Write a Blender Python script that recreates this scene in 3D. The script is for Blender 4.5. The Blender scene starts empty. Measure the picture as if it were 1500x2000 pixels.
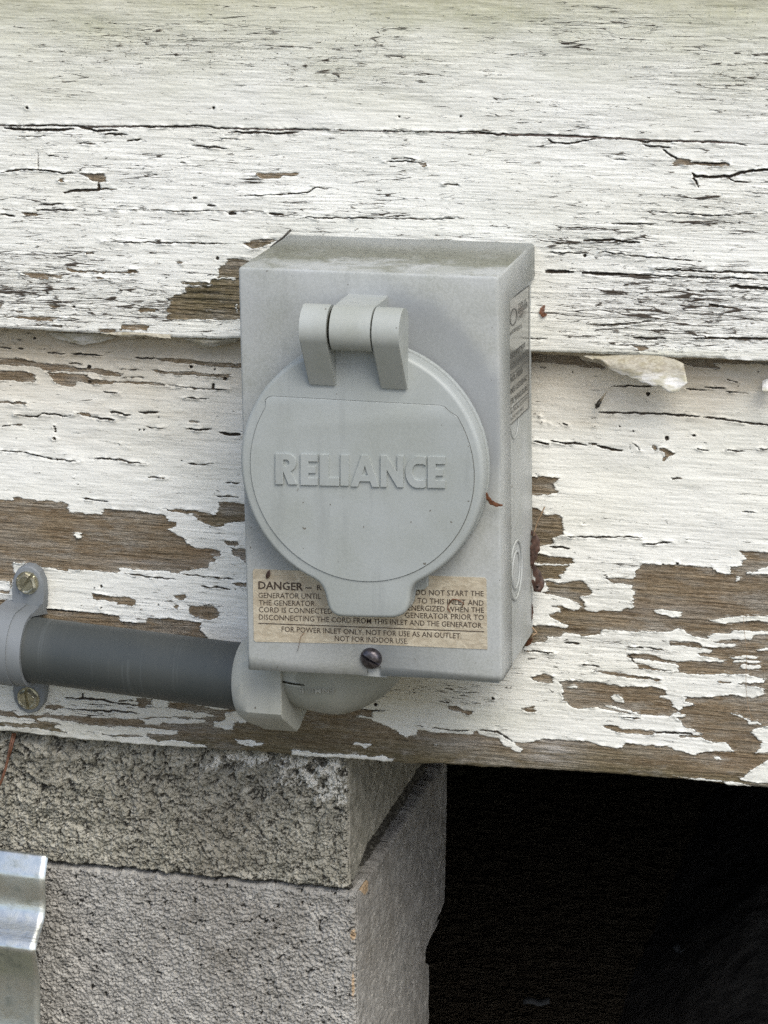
import bpy, bmesh, math, random
import numpy as np
from mathutils import Vector, Matrix

random.seed(7)
C = bpy.context.scene.collection
scene = bpy.context.scene

# ------------------------------------------------------------------ camera
# world frame: X right along the house wall, Y into the wall, Z up (metres)
FPX = 5930.0
_D = np.array([1512., -1650., FPX]); _D /= np.linalg.norm(_D)
_X = np.array([25000., 1605., -FPX]); _X -= _X.dot(_D) * _D; _X /= np.linalg.norm(_X)
_Z = np.cross(_X, _D)
R = np.array([_X, _D, _Z])
CAM = -R.dot(np.array([-30 / FPX, -70 / FPX, 1.0]) * 1.45) + np.array([0, -0.087, 0])

cam = bpy.data.cameras.new('camera')
cam.sensor_fit = 'HORIZONTAL'; cam.sensor_width = 27.0
cam.lens = FPX / 1500.0 * 27.0
cam.clip_start = 0.05; cam.clip_end = 400
camo = bpy.data.objects.new('camera', cam); C.objects.link(camo)
ex, ey, ez = R.dot([1, 0, 0]), R.dot([0, -1, 0]), R.dot([0, 0, -1])
camo.matrix_world = Matrix(((ex[0], ey[0], ez[0], CAM[0]), (ex[1], ey[1], ez[1], CAM[1]),
                            (ex[2], ey[2], ez[2], CAM[2]), (0, 0, 0, 1)))
scene.camera = camo

# ------------------------------------------------------------------ light
SUN_EL, SUN_AZ = 50.0, 146.0        # azimuth from +Y towards +X
w = bpy.data.worlds.new('World'); scene.world = w; w.use_nodes = True
nt = w.node_tree
sky = nt.nodes.new('ShaderNodeTexSky'); sky.sky_type = 'NISHITA'; sky.sun_disc = False
sky.sun_elevation = math.radians(SUN_EL); sky.sun_rotation = math.radians(SUN_AZ)
sky.air_density = 1.0; sky.dust_density = 2.6; sky.ozone_density = 0.5
bgn = nt.nodes['Background']; bgn.inputs['Strength'].default_value = 0.15
nt.links.new(sky.outputs[0], bgn.inputs['Color'])
sl = bpy.data.lights.new('sun', 'SUN'); sl.energy = 1.5; sl.angle = math.radians(34); sl.color = (1.0, 0.98, 0.86)
so = bpy.data.objects.new('sun', sl); C.objects.link(so)
az, el = math.radians(SUN_AZ), math.radians(SUN_EL)
sd = Vector((math.sin(az) * math.cos(el), math.cos(az) * math.cos(el), math.sin(el)))
so.rotation_euler = sd.to_track_quat('Z', 'Y').to_euler(); so.location = sd * 6
vs = scene.view_settings
scene.display_settings.display_device = 'sRGB'
vs.view_transform = 'Standard'; vs.look = 'None'; vs.gamma = 1; vs.use_curve_mapping = False
vs.exposure = 0.36
scene.cycles.use_denoising = False
scene.cycles.max_bounces = 6

# ------------------------------------------------------------------ helpers
def at(px, py, Y):
    """point of the plane y=Y that the photograph shows at this pixel"""
    d = R.dot(np.array([(px - 750) / FPX, (py - 1000) / FPX, 1.0]))
    return CAM + d * ((Y - CAM[1]) / d[1])

def atx(px, py, x):
    d = R.dot(np.array([(px - 750) / FPX, (py - 1000) / FPX, 1.0]))
    return CAM + d * ((x - CAM[0]) / d[0])

def proj(x, y, z):
    P = np.stack([x - CAM[0], y - CAM[1], z - CAM[2]], -1)
    q = P.dot(R)
    return 750 + FPX * q[..., 0] / q[..., 2], 1000 + FPX * q[..., 1] / q[..., 2]

def tag(o, label=None, cat=None, group=None, kind=None):
    if label: o['label'] = label
    if cat: o['category'] = cat
    if group: o['group'] = group
    if kind: o['kind'] = kind
    return o

def empty(name, loc=(0, 0, 0)):
    o = bpy.data.objects.new(name, None); C.objects.link(o); o.location = loc
    o.empty_display_size = 0.02
    return o

def link(name, me, mat, parent=None, smooth=False):
    o = bpy.data.objects.new(name, me); C.objects.link(o)
    if mat: me.materials.append(mat)
    if parent:
        o.parent = parent
        wl = Vector((0, 0, 0)); p = parent
        while p: wl += p.location; p = p.parent
        o.location = -wl
    if smooth: me.polygons.foreach_set('use_smooth', [True] * len(me.polygons))
    return o

def from_bm(name, bm, mat, parent=None, smooth=False, auto=None):
    bmesh.ops.recalc_face_normals(bm, faces=bm.faces)
    me = bpy.data.meshes.new(name)
    if auto is not None:
        for f in bm.faces: f.smooth = True
        for e in bm.edges:
            if len(e.link_faces) == 2 and e.calc_face_angle(0) > math.radians(auto): e.smooth = False
    bm.to_mesh(me); bm.free()
    return link(name, me, mat, parent, smooth)

def box_bm(bm, x0, x1, y0, y1, z0, z1):
    vs_ = [bm.verts.new((x, y, z)) for x in (x0, x1) for y in (y0, y1) for z in (z0, z1)]
    for f in ((0, 1, 3, 2), (4, 6, 7, 5), (0, 4, 5, 1), (2, 3, 7, 6), (0, 2, 6, 4), (1, 5, 7, 3)):
        bm.faces.new([vs_[i] for i in f])
    return vs_

def prism(pts, y_back, y_front, bevel=0, seg=2):
    """closed (x,z) outline extruded from y_back to y_front (towards the viewer), front edge bevelled"""
    bm = bmesh.new()
    a = [bm.verts.new((p[0], y_front, p[1])) for p in pts]
    b = [bm.verts.new((p[0], y_back, p[1])) for p in pts]
    f = bm.faces.new(a); bm.faces.new(b[::-1])
    n = len(pts)
    for i in range(n): bm.faces.new((a[i], b[i], b[(i + 1) % n], a[(i + 1) % n]))
    if bevel:
        bmesh.ops.bevel(bm, geom=list(f.edges), offset=bevel, segments=seg, affect='EDGES', profile=0.5)
    return bm

def px_poly(flat, Y):
    return [tuple(at(flat[i], flat[i + 1], Y)[[0, 2]]) for i in range(0, len(flat), 2)]

def tube(path, radii, n=10, closed_ends=True):
    """swept tube through 3-D points"""
    bm = bmesh.new(); rings = []
    P = [Vector(p) for p in path]
    if not hasattr(radii, '__len__'): radii = [radii] * len(P)
    up = Vector((0.13, 0.2, 1)).normalized()
    for i, p in enumerate(P):
        t = (P[min(i + 1, len(P) - 1)] - P[max(i - 1, 0)]).normalized()
        if abs(t.dot(up)) > 0.95: up = Vector((1, 0.2, 0.1)).normalized()
        u = t.cross(up).normalized(); v = t.cross(u)
        up = -v if False else up
        rings.append([bm.verts.new(p + (u * math.cos(2 * math.pi * k / n) + v * math.sin(2 * math.pi * k / n)) * radii[i]) for k in range(n)])
    for a, b in zip(rings, rings[1:]):
        for k in range(n): bm.faces.new((a[k], a[(k + 1) % n], b[(k + 1) % n], b[k]))
    if closed_ends:
        bm.faces.new(rings[0][::-1]); bm.faces.new(rings[-1])
    return bm

# ---- numpy noise
_T = np.random.RandomState(3).rand(16, 256, 256).astype(np.float32)
def vnoise(x, y, s=0):
    T = _T[s % 16]
    xi = np.floor(x).astype(np.int64); yi = np.floor(y).astype(np.int64)
    fx = (x - xi).astype(np.float32); fy = (y - yi).astype(np.float32)
    fx = fx * fx * (3 - 2 * fx); fy = fy * fy * (3 - 2 * fy)
    x0, x1, y0, y1 = xi & 255, (xi + 1) & 255, yi & 255, (yi + 1) & 255
    return (T[y0, x0] * (1 - fx) + T[y0, x1] * fx) * (1 - fy) + (T[y1, x0] * (1 - fx) + T[y1, x1] * fx) * fy

def fbm(x, y, s=0, o=4, g=0.55):
    r = 0; a = 1; t = 0
    for k in range(o):
        r = r + a * vnoise(x * 2 ** k + 17.3 * k, y * 2 ** k + 9.1 * k, s + k); t += a; a *= g
    return r / t

def worley(x, y, s=0):
    """F1, F2 and a per-cell random value"""
    T, U, V = _T[s % 16], _T[(s + 1) % 16], _T[(s + 2) % 16]
    xi = np.floor(x).astype(np.int64); yi = np.floor(y).astype(np.int64)
    f1 = np.full(x.shape, 9., np.float32); f2 = f1.copy(); cid = np.zeros(x.shape, np.float32)
    for dx in (-1, 0, 1):
        for dy in (-1, 0, 1):
            cx, cy = (xi + dx) & 255, (yi + dy) & 255
            d = np.hypot(xi + dx + T[cy, cx] - x, yi + dy + U[cy, cx] - y).astype(np.float32)
            m = d < f1
            f2 = np.where(m, f1, np.minimum(f2, d)); cid = np.where(m, V[cy, cx], cid); f1 = np.where(m, d, f1)
    return f1, f2, cid

def sstep(a, b, x):
    t = np.clip((x - a) / (b - a), 0, 1); return t * t * (3 - 2 * t)

def grid_mesh(name, Xs, Ys, Zs, mat, parent, attr=None, attr2=None):
    """Xs,Ys,Zs: (rows, cols) arrays, faces look towards -Y when rows go down"""
    r, c = Xs.shape
    me = bpy.data.meshes.new(name)
    co = np.stack([Xs, Ys, Zs], -1).astype(np.float32).reshape(-1)
    me.vertices.add(r * c); me.vertices.foreach_set('co', co)
    i = np.arange(r * c, dtype=np.int32).reshape(r, c)
    q = np.stack([i[:-1, :-1], i[1:, :-1], i[1:, 1:], i[:-1, 1:]], -1).reshape(-1)
    nq = len(q) // 4
    me.loops.add(nq * 4); me.loops.foreach_set('vertex_index', q)
    me.polygons.add(nq)
    me.polygons.foreach_set('loop_start', np.arange(0, nq * 4, 4, dtype=np.int32))
    me.polygons.foreach_set('loop_total', np.full(nq, 4, np.int32))
    me.update(calc_edges=True)
    me.polygons.foreach_set('use_smooth', np.ones(nq, bool))
    for nm, arr in (('fld', attr), ('tnt', attr2)):
        if arr is not None:
            a = me.attributes.new(nm, 'FLOAT_COLOR', 'POINT')
            a.data.foreach_set('color', np.stack(arr, -1).astype(np.float32).reshape(-1))
    return link(name, me, mat, parent)

# ------------------------------------------------------------------ material builder
class M:
    def __init__(s, name, rough=0.6, metal=0.0, spec=0.5):
        s.m = bpy.data.materials.new(name); s.m.use_nodes = True
        s.t = s.m.node_tree; s.b = s.t.nodes['Principled BSDF']
        s.b.inputs['Roughness'].default_value = rough; s.b.inputs['Metallic'].default_value = metal
        s.b.inputs['Specular IOR Level'].default_value = spec
        s.tc = s.t.nodes.new('ShaderNodeTexCoord')
    def n(s, k): return s.t.nodes.new(k)
    def l(s, a, b): s.t.links.new(a, b)
    def put(s, v, sock):
        if isinstance(v, (int, float)): sock.default_value = v
        elif isinstance(v, (tuple, list)): sock.default_value = tuple(v) + ((1,) if len(v) == 3 and len(sock.default_value) == 4 else ())
        else: s.l(v, sock)
    def co(s, sx=1, sy=1, sz=1, rot=(0, 0, 0), src=None):
        m = s.n('ShaderNodeMapping'); m.inputs['Scale'].default_value = (sx, sy, sz); m.inputs['Rotation'].default_value = rot
        s.l(src or s.tc.outputs['Object'], m.inputs['Vector']); return m.outputs[0]
    def noise(s, co, scale=1, detail=3, rough=0.55, dist=0):
        k = s.n('ShaderNodeTexNoise'); k.inputs['Scale'].default_value = scale; k.inputs['Detail'].default_value = detail
        k.inputs['Roughness'].default_value = rough; k.inputs['Distortion'].default_value = dist
        s.l(co, k.inputs['Vector']); return k.outputs['Fac']
    def vor(s, co, scale=1, feat='F1', out='Distance'):
        k = s.n('ShaderNodeTexVoronoi'); k.feature = feat; k.inputs['Scale'].default_value = scale
        s.l(co, k.inputs['Vector']); return k.outputs[out]
    def math(s, op, a, b=0.0, c=None):
        k = s.n('ShaderNodeMath'); k.operation = op; s.put(a, k.inputs[0]); s.put(b, k.inputs[1])
        if c is not None: s.put(c, k.inputs[2])
        return k.outputs[0]
    def ss(s, v, a, b, lo=0.0, hi=1.0):
        k = s.n('ShaderNodeMapRange'); k.interpolation_type = 'SMOOTHSTEP'
        for i, q in enumerate((v, a, b, lo, hi)): s.put(q, k.inputs[i])
        return k.outputs[0]
    def mix(s, f, a, b, kind='MIX'):
        k = s.n('ShaderNodeMix'); k.data_type = 'RGBA'; k.blend_type = kind
        s.put(f, k.inputs[0]); s.put(a, k.inputs[6]); s.put(b, k.inputs[7]); return k.outputs[2]
    def ramp(s, v, stops):
        k = s.n('ShaderNodeValToRGB'); e = k.color_ramp.elements
        while len(e) > 1: e.remove(e[-1])
        e[0].position = stops[0][0]; e[0].color = tuple(stops[0][1]) + (1,)
        for p, c in stops[1:]:
            q = e.new(p); q.color = tuple(c) + (1,)
        s.l(v, k.inputs[0]); return k.outputs[0]
    def bump(s, h, dist, strength=1.0, nrm=None):
        k = s.n('ShaderNodeBump'); k.inputs['Distance'].default_value = dist; k.inputs['Strength'].default_value = strength
        s.l(h, k.inputs['Height'])
        if nrm is not None: s.l(nrm, k.inputs['Normal'])
        s.l(k.outputs[0], s.b.inputs['Normal']); return k.outputs[0]
    def col(s, v): s.put(v, s.b.inputs['Base Color']); return s
    def rgh(s, v): s.put(v, s.b.inputs['Roughness']); return s
    def attr(s, nm):
        k = s.n('ShaderNodeAttribute'); k.attribute_name = nm; q = s.n('ShaderNodeSeparateColor'); s.l(k.outputs['Color'], q.inputs[0])
        return q.outputs[0], q.outputs[1], q.outputs[2], k.outputs['Alpha']

# ---- weathered painted board
def mat_board():
    k = M('peeling_painted_wood')
    bare, dens, pits, tint = k.attr('fld')
    olive_tone, rough_z, pale, crackw = k.attr('tnt')
    # fine jitter of the traced paint edge
    j = k.noise(k.co(260, 1, 1500), 1, 4, 0.6)
    j2 = k.noise(k.co(900, 1, 900), 1, 2)
    f = k.math('ADD', bare, k.math('MULTIPLY', k.math('SUBTRACT', j, 0.5), 3.6))
    f = k.math('ADD', f, k.math('MULTIPLY', k.math('SUBTRACT', j2, 0.5), 0.9))
    m_traced = k.ss(f, -0.35, 0.35)
    # long hairline checks along the grain : ridges of stretched noise, broken up
    warp = k.noise(k.co(60, 60, 260), 1, 3, 0.6)
    wv_ = k.n('ShaderNodeCombineXYZ'); k.put(k.math('MULTIPLY', k.math('SUBTRACT', warp, 0.5), 1.6), wv_.inputs[2]); k.put(k.math('MULTIPLY', k.math('SUBTRACT', warp, 0.5), 0.8), wv_.inputs[0])
    def warped(c):
        q = k.n('ShaderNodeVectorMath'); q.operation = 'ADD'; k.l(c, q.inputs[0]); k.l(wv_.outputs[0], q.inputs[1]); return q.outputs[0]
    seg = k.noise(k.co(32, 1, 330), 1, 3, 0.6)
    e1 = k.vor(warped(k.co(36, 0.01, 470, (0, 0.02, 0))), 1, 'DISTANCE_TO_EDGE')
    wd = k.math('MULTIPLY', k.ss(k.math('ADD', seg, k.math('MULTIPLY', dens, 0.30)), 0.62, 0.94), 0.115)
    m_c1 = k.ss(k.math('SUBTRACT', wd, e1), 0.0, 0.05)
    seg2 = k.noise(k.co(90, 1, 500), 1, 3, 0.6)
    e2 = k.vor(warped(k.co(85, 0.01, 950, (0, -0.01, 0))), 1, 'DISTANCE_TO_EDGE')
    wd2 = k.math('MULTIPLY', k.ss(k.math('ADD', seg2, k.math('MULTIPLY', dens, 0.20)), 0.60, 0.88), 0.150)
    m_c2 = k.ss(k.math('SUBTRACT', wd2, e2), 0.0, 0.08, 0, 0.8)
    cellh = k.vor(warped(k.co(36, 0.01, 470, (0, 0.02, 0))), 1, 'F1', 'Color')
    chs = k.n('ShaderNodeSeparateColor'); k.l(cellh, chs.inputs[0])
    # chips : elongated flakes that have dropped off
    c3 = k.noise(k.co(48, 1, 430), 1, 3, 0.55, 0.1)
    th = k.math('SUBTRACT', 0.82, k.math('MULTIPLY', dens, 0.055))
    m_c3 = k.ss(k.math('SUBTRACT', c3, th), 0.0  , 0.004)
    # pits : small dark specks
    v = k.noise(k.co(800, 1, 1300), 1, 2, 0.5)
    m_p = k.ss(k.math('SUBTRACT', v, k.math('SUBTRACT', 0.80, k.math('MULTIPLY', pits, 0.19))), 0.0, 0.03)
    fine = k.math('MAXIMUM', k.math('MAXIMUM', m_c1, m_c2), k.math('MAXIMUM', k.math('MULTIPLY', m_c3, 0.999), m_p))
    bareall = k.math('MAXIMUM', m_traced, fine)
    # paint colour
    n1 = k.noise(k.co(9, 1, 22), 1, 4)
    n2 = k.noise(k.co(60, 1, 700), 1, 4, 0.6)
    n3 = k.noise(k.co(300, 1, 420), 1, 3)
    paint = k.mix(k.ss(n1, 0.35, 0.7), (0.80, 0.81, 0.785), (0.75, 0.755, 0.705))
    paint = k.mix(k.math('MULTIPLY', k.ss(n2, 0.52, 0.8), k.math('ADD', 0.22, k.math('MULTIPLY', dens, 0.4))), paint, (0.50, 0.49, 0.44))
    paint = k.mix(k.math('MULTIPLY', olive_tone, k.ss(n3, 0.1, 0.9, 0.7, 1.0)), paint, (0.43, 0.435, 0.29))
    paint = k.mix(k.math('MULTIPLY', rough_z, k.ss(n3, 0.1, 0.9, 0.75, 1.0)), paint, (0.42, 0.345, 0.235))
    sc_ = k.noise(k.co(420, 1, 2100, (0, 0.03, 0)), 1, 4, 0.7)
    paint = k.mix(k.ss(k.math('ADD', sc_, k.math('MULTIPLY', dens, 0.07)), 0.575, 0.70, 0, 0.65), paint, (0.30, 0.28, 0.22))
    # wood colour : streaks along the grain
    g1 = k.noise(k.co(24, 1, 330, (0, 0.03, 0)), 1, 7, 0.72, 0.6)
    g2 = k.noise(k.co(70, 1, 1600), 1, 3, 0.6)
    g3 = k.noise(k.co(30, 1, 130), 1, 5, 0.65)
    wood = k.ramp(g1, [(0.22, (0.085, 0.058, 0.034)), (0.42, (0.175, 0.128, 0.078)), (0.58, (0.255, 0.198, 0.130)), (0.8, (0.42, 0.355, 0.27))])
    wood = k.mix(k.ss(g3, 0.44, 0.66, 0, 0.75), wood, (0.30, 0.27, 0.225))
    wood = k.mix(k.ss(g3, 0.42, 0.26, 0, 0.6), wood, (0.12, 0.075, 0.04))
    wood = k.mix(k.ss(g2, 0.55, 0.72, 0, 0.6), wood, (0.075, 0.052, 0.034))
    g5 = k.noise(k.co(26, 1, 800, (0, 0.02, 0)), 1, 5, 0.7)
    wood = k.mix(k.ss(g5, 0.56, 0.66, 0, 0.75), wood, (0.065, 0.045, 0.03))
    wood = k.mix(k.ss(g5, 0.42, 0.34, 0, 0.6), wood, (0.40, 0.36, 0.30))
    wood = k.mix(k.math('MULTIPLY', tint, 0.75), wood, k.ramp(g1, [(0.3, (0.055, 0.047, 0.022)), (0.55, (0.13, 0.115, 0.058)), (0.78, (0.25, 0.205, 0.095))]))
    wood = k.mix(k.math('MULTIPLY', pale, k.ss(g1, 0.35, 0.6)), wood, (0.42, 0.41, 0.40))
    g6 = k.noise(k.co(260, 1, 2600), 1, 3, 0.6)
    wood = k.mix(k.ss(g6, 0.5, 0.68, 0, 0.55), wood, (0.40, 0.34, 0.26))
    wood = k.mix(k.ss(g6, 0.46, 0.32, 0, 0.6), wood, (0.06, 0.042, 0.028))
    g7 = k.noise(k.co(14, 1, 45), 1, 3, 0.6)
    wood = k.mix(k.ss(g7, 0.54, 0.70, 0, 0.4), wood, (0.25, 0.175, 0.105))
    g8 = k.noise(k.co(20, 1, 75, (0, 0.03, 0)), 1, 5, 0.65)
    wood = k.mix(k.ss(g8, 0.50, 0.62, 0, 0.6), wood, k.mix(k.ss(g6, 0.4, 0.6), (0.23, 0.21, 0.18), (0.42, 0.40, 0.36)))
    res = k.noise(k.co(150, 1, 1300), 1, 5, 0.7)
    near = k.ss(bare, 9.0, 0.5, 0.0, 0.10)
    resm = k.ss(k.math('ADD', res, near), 0.655, 0.70, 0, 0.8)
    wood = k.mix(resm, wood, (0.60, 0.585, 0.53))
    crack_shade = k.mix(k.math('MAXIMUM', m_c1, k.math('MAXIMUM', m_c2, m_p)), k.mix(0.4, wood, (0.07, 0.058, 0.045)), (0.075, 0.062, 0.05))  # fine cracks and pits: shade inside them painted as near-black colour
    wood2 = k.mix(k.math('SUBTRACT', 1.0, m_traced), wood, crack_shade)
    crev = k.ss(crackw, 0.15, 0.6)
    wood2 = k.mix(k.math('MULTIPLY', crev, 0.9), wood2, (0.03, 0.024, 0.018))  # traced cracks and holes: their inner shade painted near black
    k.col(k.mix(bareall, paint, wood2))
    k.rgh(k.ss(bareall, 0, 1, 0.55, 0.85)); k.b.inputs['Specular IOR Level'].default_value = 0.3
    hp = k.math('MULTIPLY', k.math('SUBTRACT', 1.0, bareall), 1.0)
    ridge = k.math('MULTIPLY', k.noise(k.co(35, 1, 900), 1, 4, 0.6), 0.9)
    ridge = k.math('MULTIPLY', ridge, k.ss(dens, 0, 1, 0.35, 1.5))
    g4 = k.noise(k.co(30, 1, 900), 1, 4, 0.7)
    grain = k.math('MULTIPLY', k.math('ADD', g1, g4), k.math('MULTIPLY', bareall, 2.2))
    grain = k.math('ADD', grain, k.math('MULTIPLY', g2, k.math('MULTIPLY', bareall, 1.2)))
    crumb = k.math('MULTIPLY', k.noise(k.co(500, 1, 700), 1, 3), 0.35)
    h0 = k.math('MULTIPLY', k.math('MULTIPLY', chs.outputs[0], dens), k.math('SUBTRACT', 0.9, bareall))
    hp = k.math('ADD', hp, k.math('MULTIPLY', h0, 0.9))
    h0b = k.math('MULTIPLY', g6, k.math('MULTIPLY', bareall, 0.8))
    hp = k.math('ADD', hp, h0b)
    h = k.math('ADD', k.math('ADD', hp, ridge), k.math('ADD', grain, crumb))
    k.bump(h, 0.00055, 1.0)
    return k.m

zflake = at(1250, 735, -0.008)[2]
def mat_paintflake():
    k = M('old_white_paint', 0.55, spec=0.3)
    n = k.noise(k.co(120, 120, 300), 1, 4)
    n2 = k.noise(k.co(500, 500, 900), 1, 3)
    z = k.n('ShaderNodeSeparateXYZ'); k.l(k.tc.outputs['Object'], z.inputs[0])
    c = k.mix(k.ss(n, 0.40, 0.66), (0.80, 0.80, 0.79), (0.50, 0.48, 0.37))
    c = k.mix(k.ss(n2, 0.60, 0.72, 0, 0.6), c, (0.22, 0.19, 0.13))
    st = k.ss(k.math('ADD', z.outputs[2], k.math('MULTIPLY', n  , 0.004)), zflake + 0.0005, zflake + 0.006)
    c = k.mix(k.math('MULTIPLY', st, 0.8), c, k.mix(k.ss(n2, 0.4, 0.6), (0.26, 0.225, 0.15), (0.40, 0.37, 0.28)))
    k.col(c); k.bump(k.math('ADD', n, k.math('MULTIPLY', n2, 0.4)), 0.0006); return k.m

def mat_metalpaint(name, col, rough, grimeamt=0.35, speck=0.12, moss=0.0):
    k = M(name, rough)
    n1 = k.noise(k.co(28, 28, 28), 1, 5, 0.6)
    n2 = k.noise(k.co(900, 900, 900), 1, 2)
    n3 = k.noise(k.co(60, 60, 110), 1, 5, 0.7, 0.5)
    a = tuple(c for c in col); b = tuple(c * f for c, f in zip(col, (0.80, 0.80, 0.74)))
    c = k.mix(k.ss(n1, 0.3, 0.72, 0, grimeamt * 2), a, b)
    c = k.mix(k.ss(n2, 0.35, 0.65, 0, speck), c, tuple(x * 1.35 for x in col))
    c = k.mix(k.ss(n2, 0.62, 0.40, 0, 0) if False else k.ss(n3, 0.66, 0.72, 0, 0.25), c, tuple(x * 0.6 for x in col))
    sp = k.noise(k.co(330, 330, 330), 1, 2, 0.5)
    c = k.mix(k.ss(sp, 0.735, 0.77, 0, 0.8), c, (0.09, 0.075, 0.055))
    str_ = k.noise(k.co(140, 140, 14), 1, 3, 0.6)
    c = k.mix(k.ss(str_, 0.55, 0.75, 0, 0.30), c, tuple(x * 0.68 for x in col))
    if moss:
        g = k.n('ShaderNodeNewGeometry'); s = k.n('ShaderNodeSeparateXYZ'); k.l(g.outputs['Normal'], s.inputs[0])
        up = k.ss(s.outputs[2], 0.75, 0.98)
        ps = k.n('ShaderNodeSeparateXYZ'); k.l(k.tc.outputs['Object'], ps.inputs[0])
        back = k.ss(ps.outputs[1], -0.082, -0.04)
        mm = k.math('MULTIPLY', up, k.ss(k.math('ADD', n3, k.math('MULTIPLY', back, 0.30)), 0.42, 0.80, 0, moss))
        c = k.mix(mm, c, (0.15, 0.155, 0.11))
        c = k.mix(k.math('MULTIPLY', k.math('MULTIPLY', up, back), k.ss(k.noise(k.co(420, 420, 420), 1, 3), 0.50, 0.66, 0, 0.8)), c, (0.06, 0.06, 0.04))
    k.col(c); k.rgh(k.ss(n1, 0.3, 0.8, rough, rough + 0.15))
    k.bump(k.math('ADD', k.math('MULTIPLY', n2, 0.25), n1), 0.0002, 0.7); return k

def mat_block(rough=False):
    k = M('rough_concrete' if rough else 'smooth_concrete', 0.92, spec=0.25)
    hgt, paint, blot, edge = k.attr('fld')
    n1 = k.noise(k.co(14, 14, 14), 1, 5, 0.6)
    n2 = k.noise(k.co(700, 700, 700), 1, 4, 0.7)
    n3 = k.noise(k.co(120, 120, 120), 1, 4, 0.6)
    if rough:
        c = k.ramp(n3, [(0.3, (0.23, 0.225, 0.185)), (0.55, (0.42, 0.405, 0.345)), (0.75, (0.60, 0.58, 0.51))])
    else:
        c = k.ramp(n3, [(0.3, (0.27, 0.265, 0.25)), (0.55, (0.415, 0.405, 0.385)), (0.75, (0.57, 0.56, 0.53))])
    c = k.mix(k.ss(n1, 0.4, 0.7, 0, 0.5), c, (0.20, 0.18, 0.15))
    c = k.mix(k.ss(hgt, 0.5, 0.02, 0, 0.93), c, (0.035, 0.032, 0.026))  # low spots darkened by colour: shade of pits and gaps painted in
    c = k.mix(k.ss(n2, 0.56, 0.72, 0, 0.5), c, (0.60, 0.58, 0.52))
    c = k.mix(k.ss(n2, 0.44, 0.32, 0, 0.85), c, (0.06, 0.055, 0.047))
    pm = k.ss(k.math('ADD', paint, k.math('MULTIPLY', k.math('SUBTRACT', n2, 0.5), 0.9)), 0.45, 0.58)
    c = k.mix(pm, c, (0.70, 0.69, 0.64))
    c = k.mix(k.ss(k.math('ADD', blot, k.math('MULTIPLY', k.math('SUBTRACT', n2, 0.5), 0.5)), 0.45, 0.6), c, (0.50, 0.37, 0.24))
    k.col(c); k.bump(k.math('ADD', k.math('MULTIPLY', n2, 0.6), k.math('MULTIPLY', n3, 0.5)), 0.0009, 0.9)
    return k.m

def simple(name, col, rough=0.6, metal=0.0, var=0.2, scale=200, bump=0.0002, spec=0.5):
    k = M(name, rough, metal, spec)
    n = k.noise(k.co(scale, scale, scale), 1, 4, 0.6)
    k.col(k.mix(k.ss(n, 0.3, 0.7), tuple(c * (1 - var) for c in col), tuple(min(1, c * (1 + var)) for c in col)))
    if bump: k.bump(n, bump, 0.7)
    return k.m

BOARD = mat_board(); FLAKE = mat_paintflake()
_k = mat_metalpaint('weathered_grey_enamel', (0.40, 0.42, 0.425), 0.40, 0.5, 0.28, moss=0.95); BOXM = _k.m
# blue-grey halo around the round cover, stronger towards the right, on the enclosure front
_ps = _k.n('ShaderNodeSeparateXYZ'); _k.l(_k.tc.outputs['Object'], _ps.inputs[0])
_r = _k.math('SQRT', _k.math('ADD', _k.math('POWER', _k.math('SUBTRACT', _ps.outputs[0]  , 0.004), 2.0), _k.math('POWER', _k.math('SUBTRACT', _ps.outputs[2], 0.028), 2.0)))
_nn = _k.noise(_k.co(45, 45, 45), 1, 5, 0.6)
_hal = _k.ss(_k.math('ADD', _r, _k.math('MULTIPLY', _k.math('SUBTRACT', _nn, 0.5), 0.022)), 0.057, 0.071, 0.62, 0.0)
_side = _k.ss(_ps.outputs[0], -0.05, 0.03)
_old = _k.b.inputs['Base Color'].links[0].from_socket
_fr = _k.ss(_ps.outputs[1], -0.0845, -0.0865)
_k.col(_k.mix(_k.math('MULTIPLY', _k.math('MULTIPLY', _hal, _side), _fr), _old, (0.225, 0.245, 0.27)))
LIDM = mat_metalpaint('grey_moulded_plastic', (0.37, 0.40, 0.405), 0.42, 0.35, 0.14).m
HINGEM = mat_metalpaint('grey_hinge_plastic', (0.40, 0.425, 0.42), 0.40, 0.45, 0.10).m
FITM = mat_metalpaint('light_grey_fitting_plastic', (0.41, 0.42, 0.39), 0.42, 0.4, 0.05).m
STRAPM = mat_metalpaint('blue_grey_strap_plastic', (0.20, 0.22, 0.245), 0.5, 0.3, 0.05).m
BLOCK_R = mat_block(True); BLOCK_S = mat_block(False)
BLACK = simple('black_rubber', (0.012, 0.012  , 0.004), 0.7)
BRASS = simple('tarnished_yellow_zinc', (0.56, 0.54, 0.44), 0.28, 0.9, 0.25, 300, 0.0001)
STEEL = simple('dark_tarnished_steel', (0.12, 0.11, 0.12), 0.38, 0.85, 0.45, 500, 0.0003)
INK = simple('faded_black_ink', (0.06, 0.042, 0.03), 0.7, 0, 0.4, 900, 0)
INK2 = simple('grey_printing_ink', (0.12, 0.12, 0.11), 0.6, 0, 0.4, 900, 0)
LEAF = simple('dry_brown_leaf', (0.065, 0.035, 0.026), 0.5, 0, 0.5, 400, 0.0004)
LEAF2 = simple('rusty_brown_leaf', (0.15, 0.065, 0.035), 0.45, 0, 0.5, 400, 0.0003)
STEM = simple('dry_stem', (0.30, 0.21, 0.13), 0.6, 0, 0.3, 400, 0.0002)
DARKBUG = simple('dark_shell', (0.03, 0.026, 0.02), 0.5, 0, 0.4, 900, 0)
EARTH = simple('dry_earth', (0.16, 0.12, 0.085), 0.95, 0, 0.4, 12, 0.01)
JOIST = simple('dark_old_timber', (0.09, 0.06, 0.04), 0.9, 0, 0.3, 40, 0.001)

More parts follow.
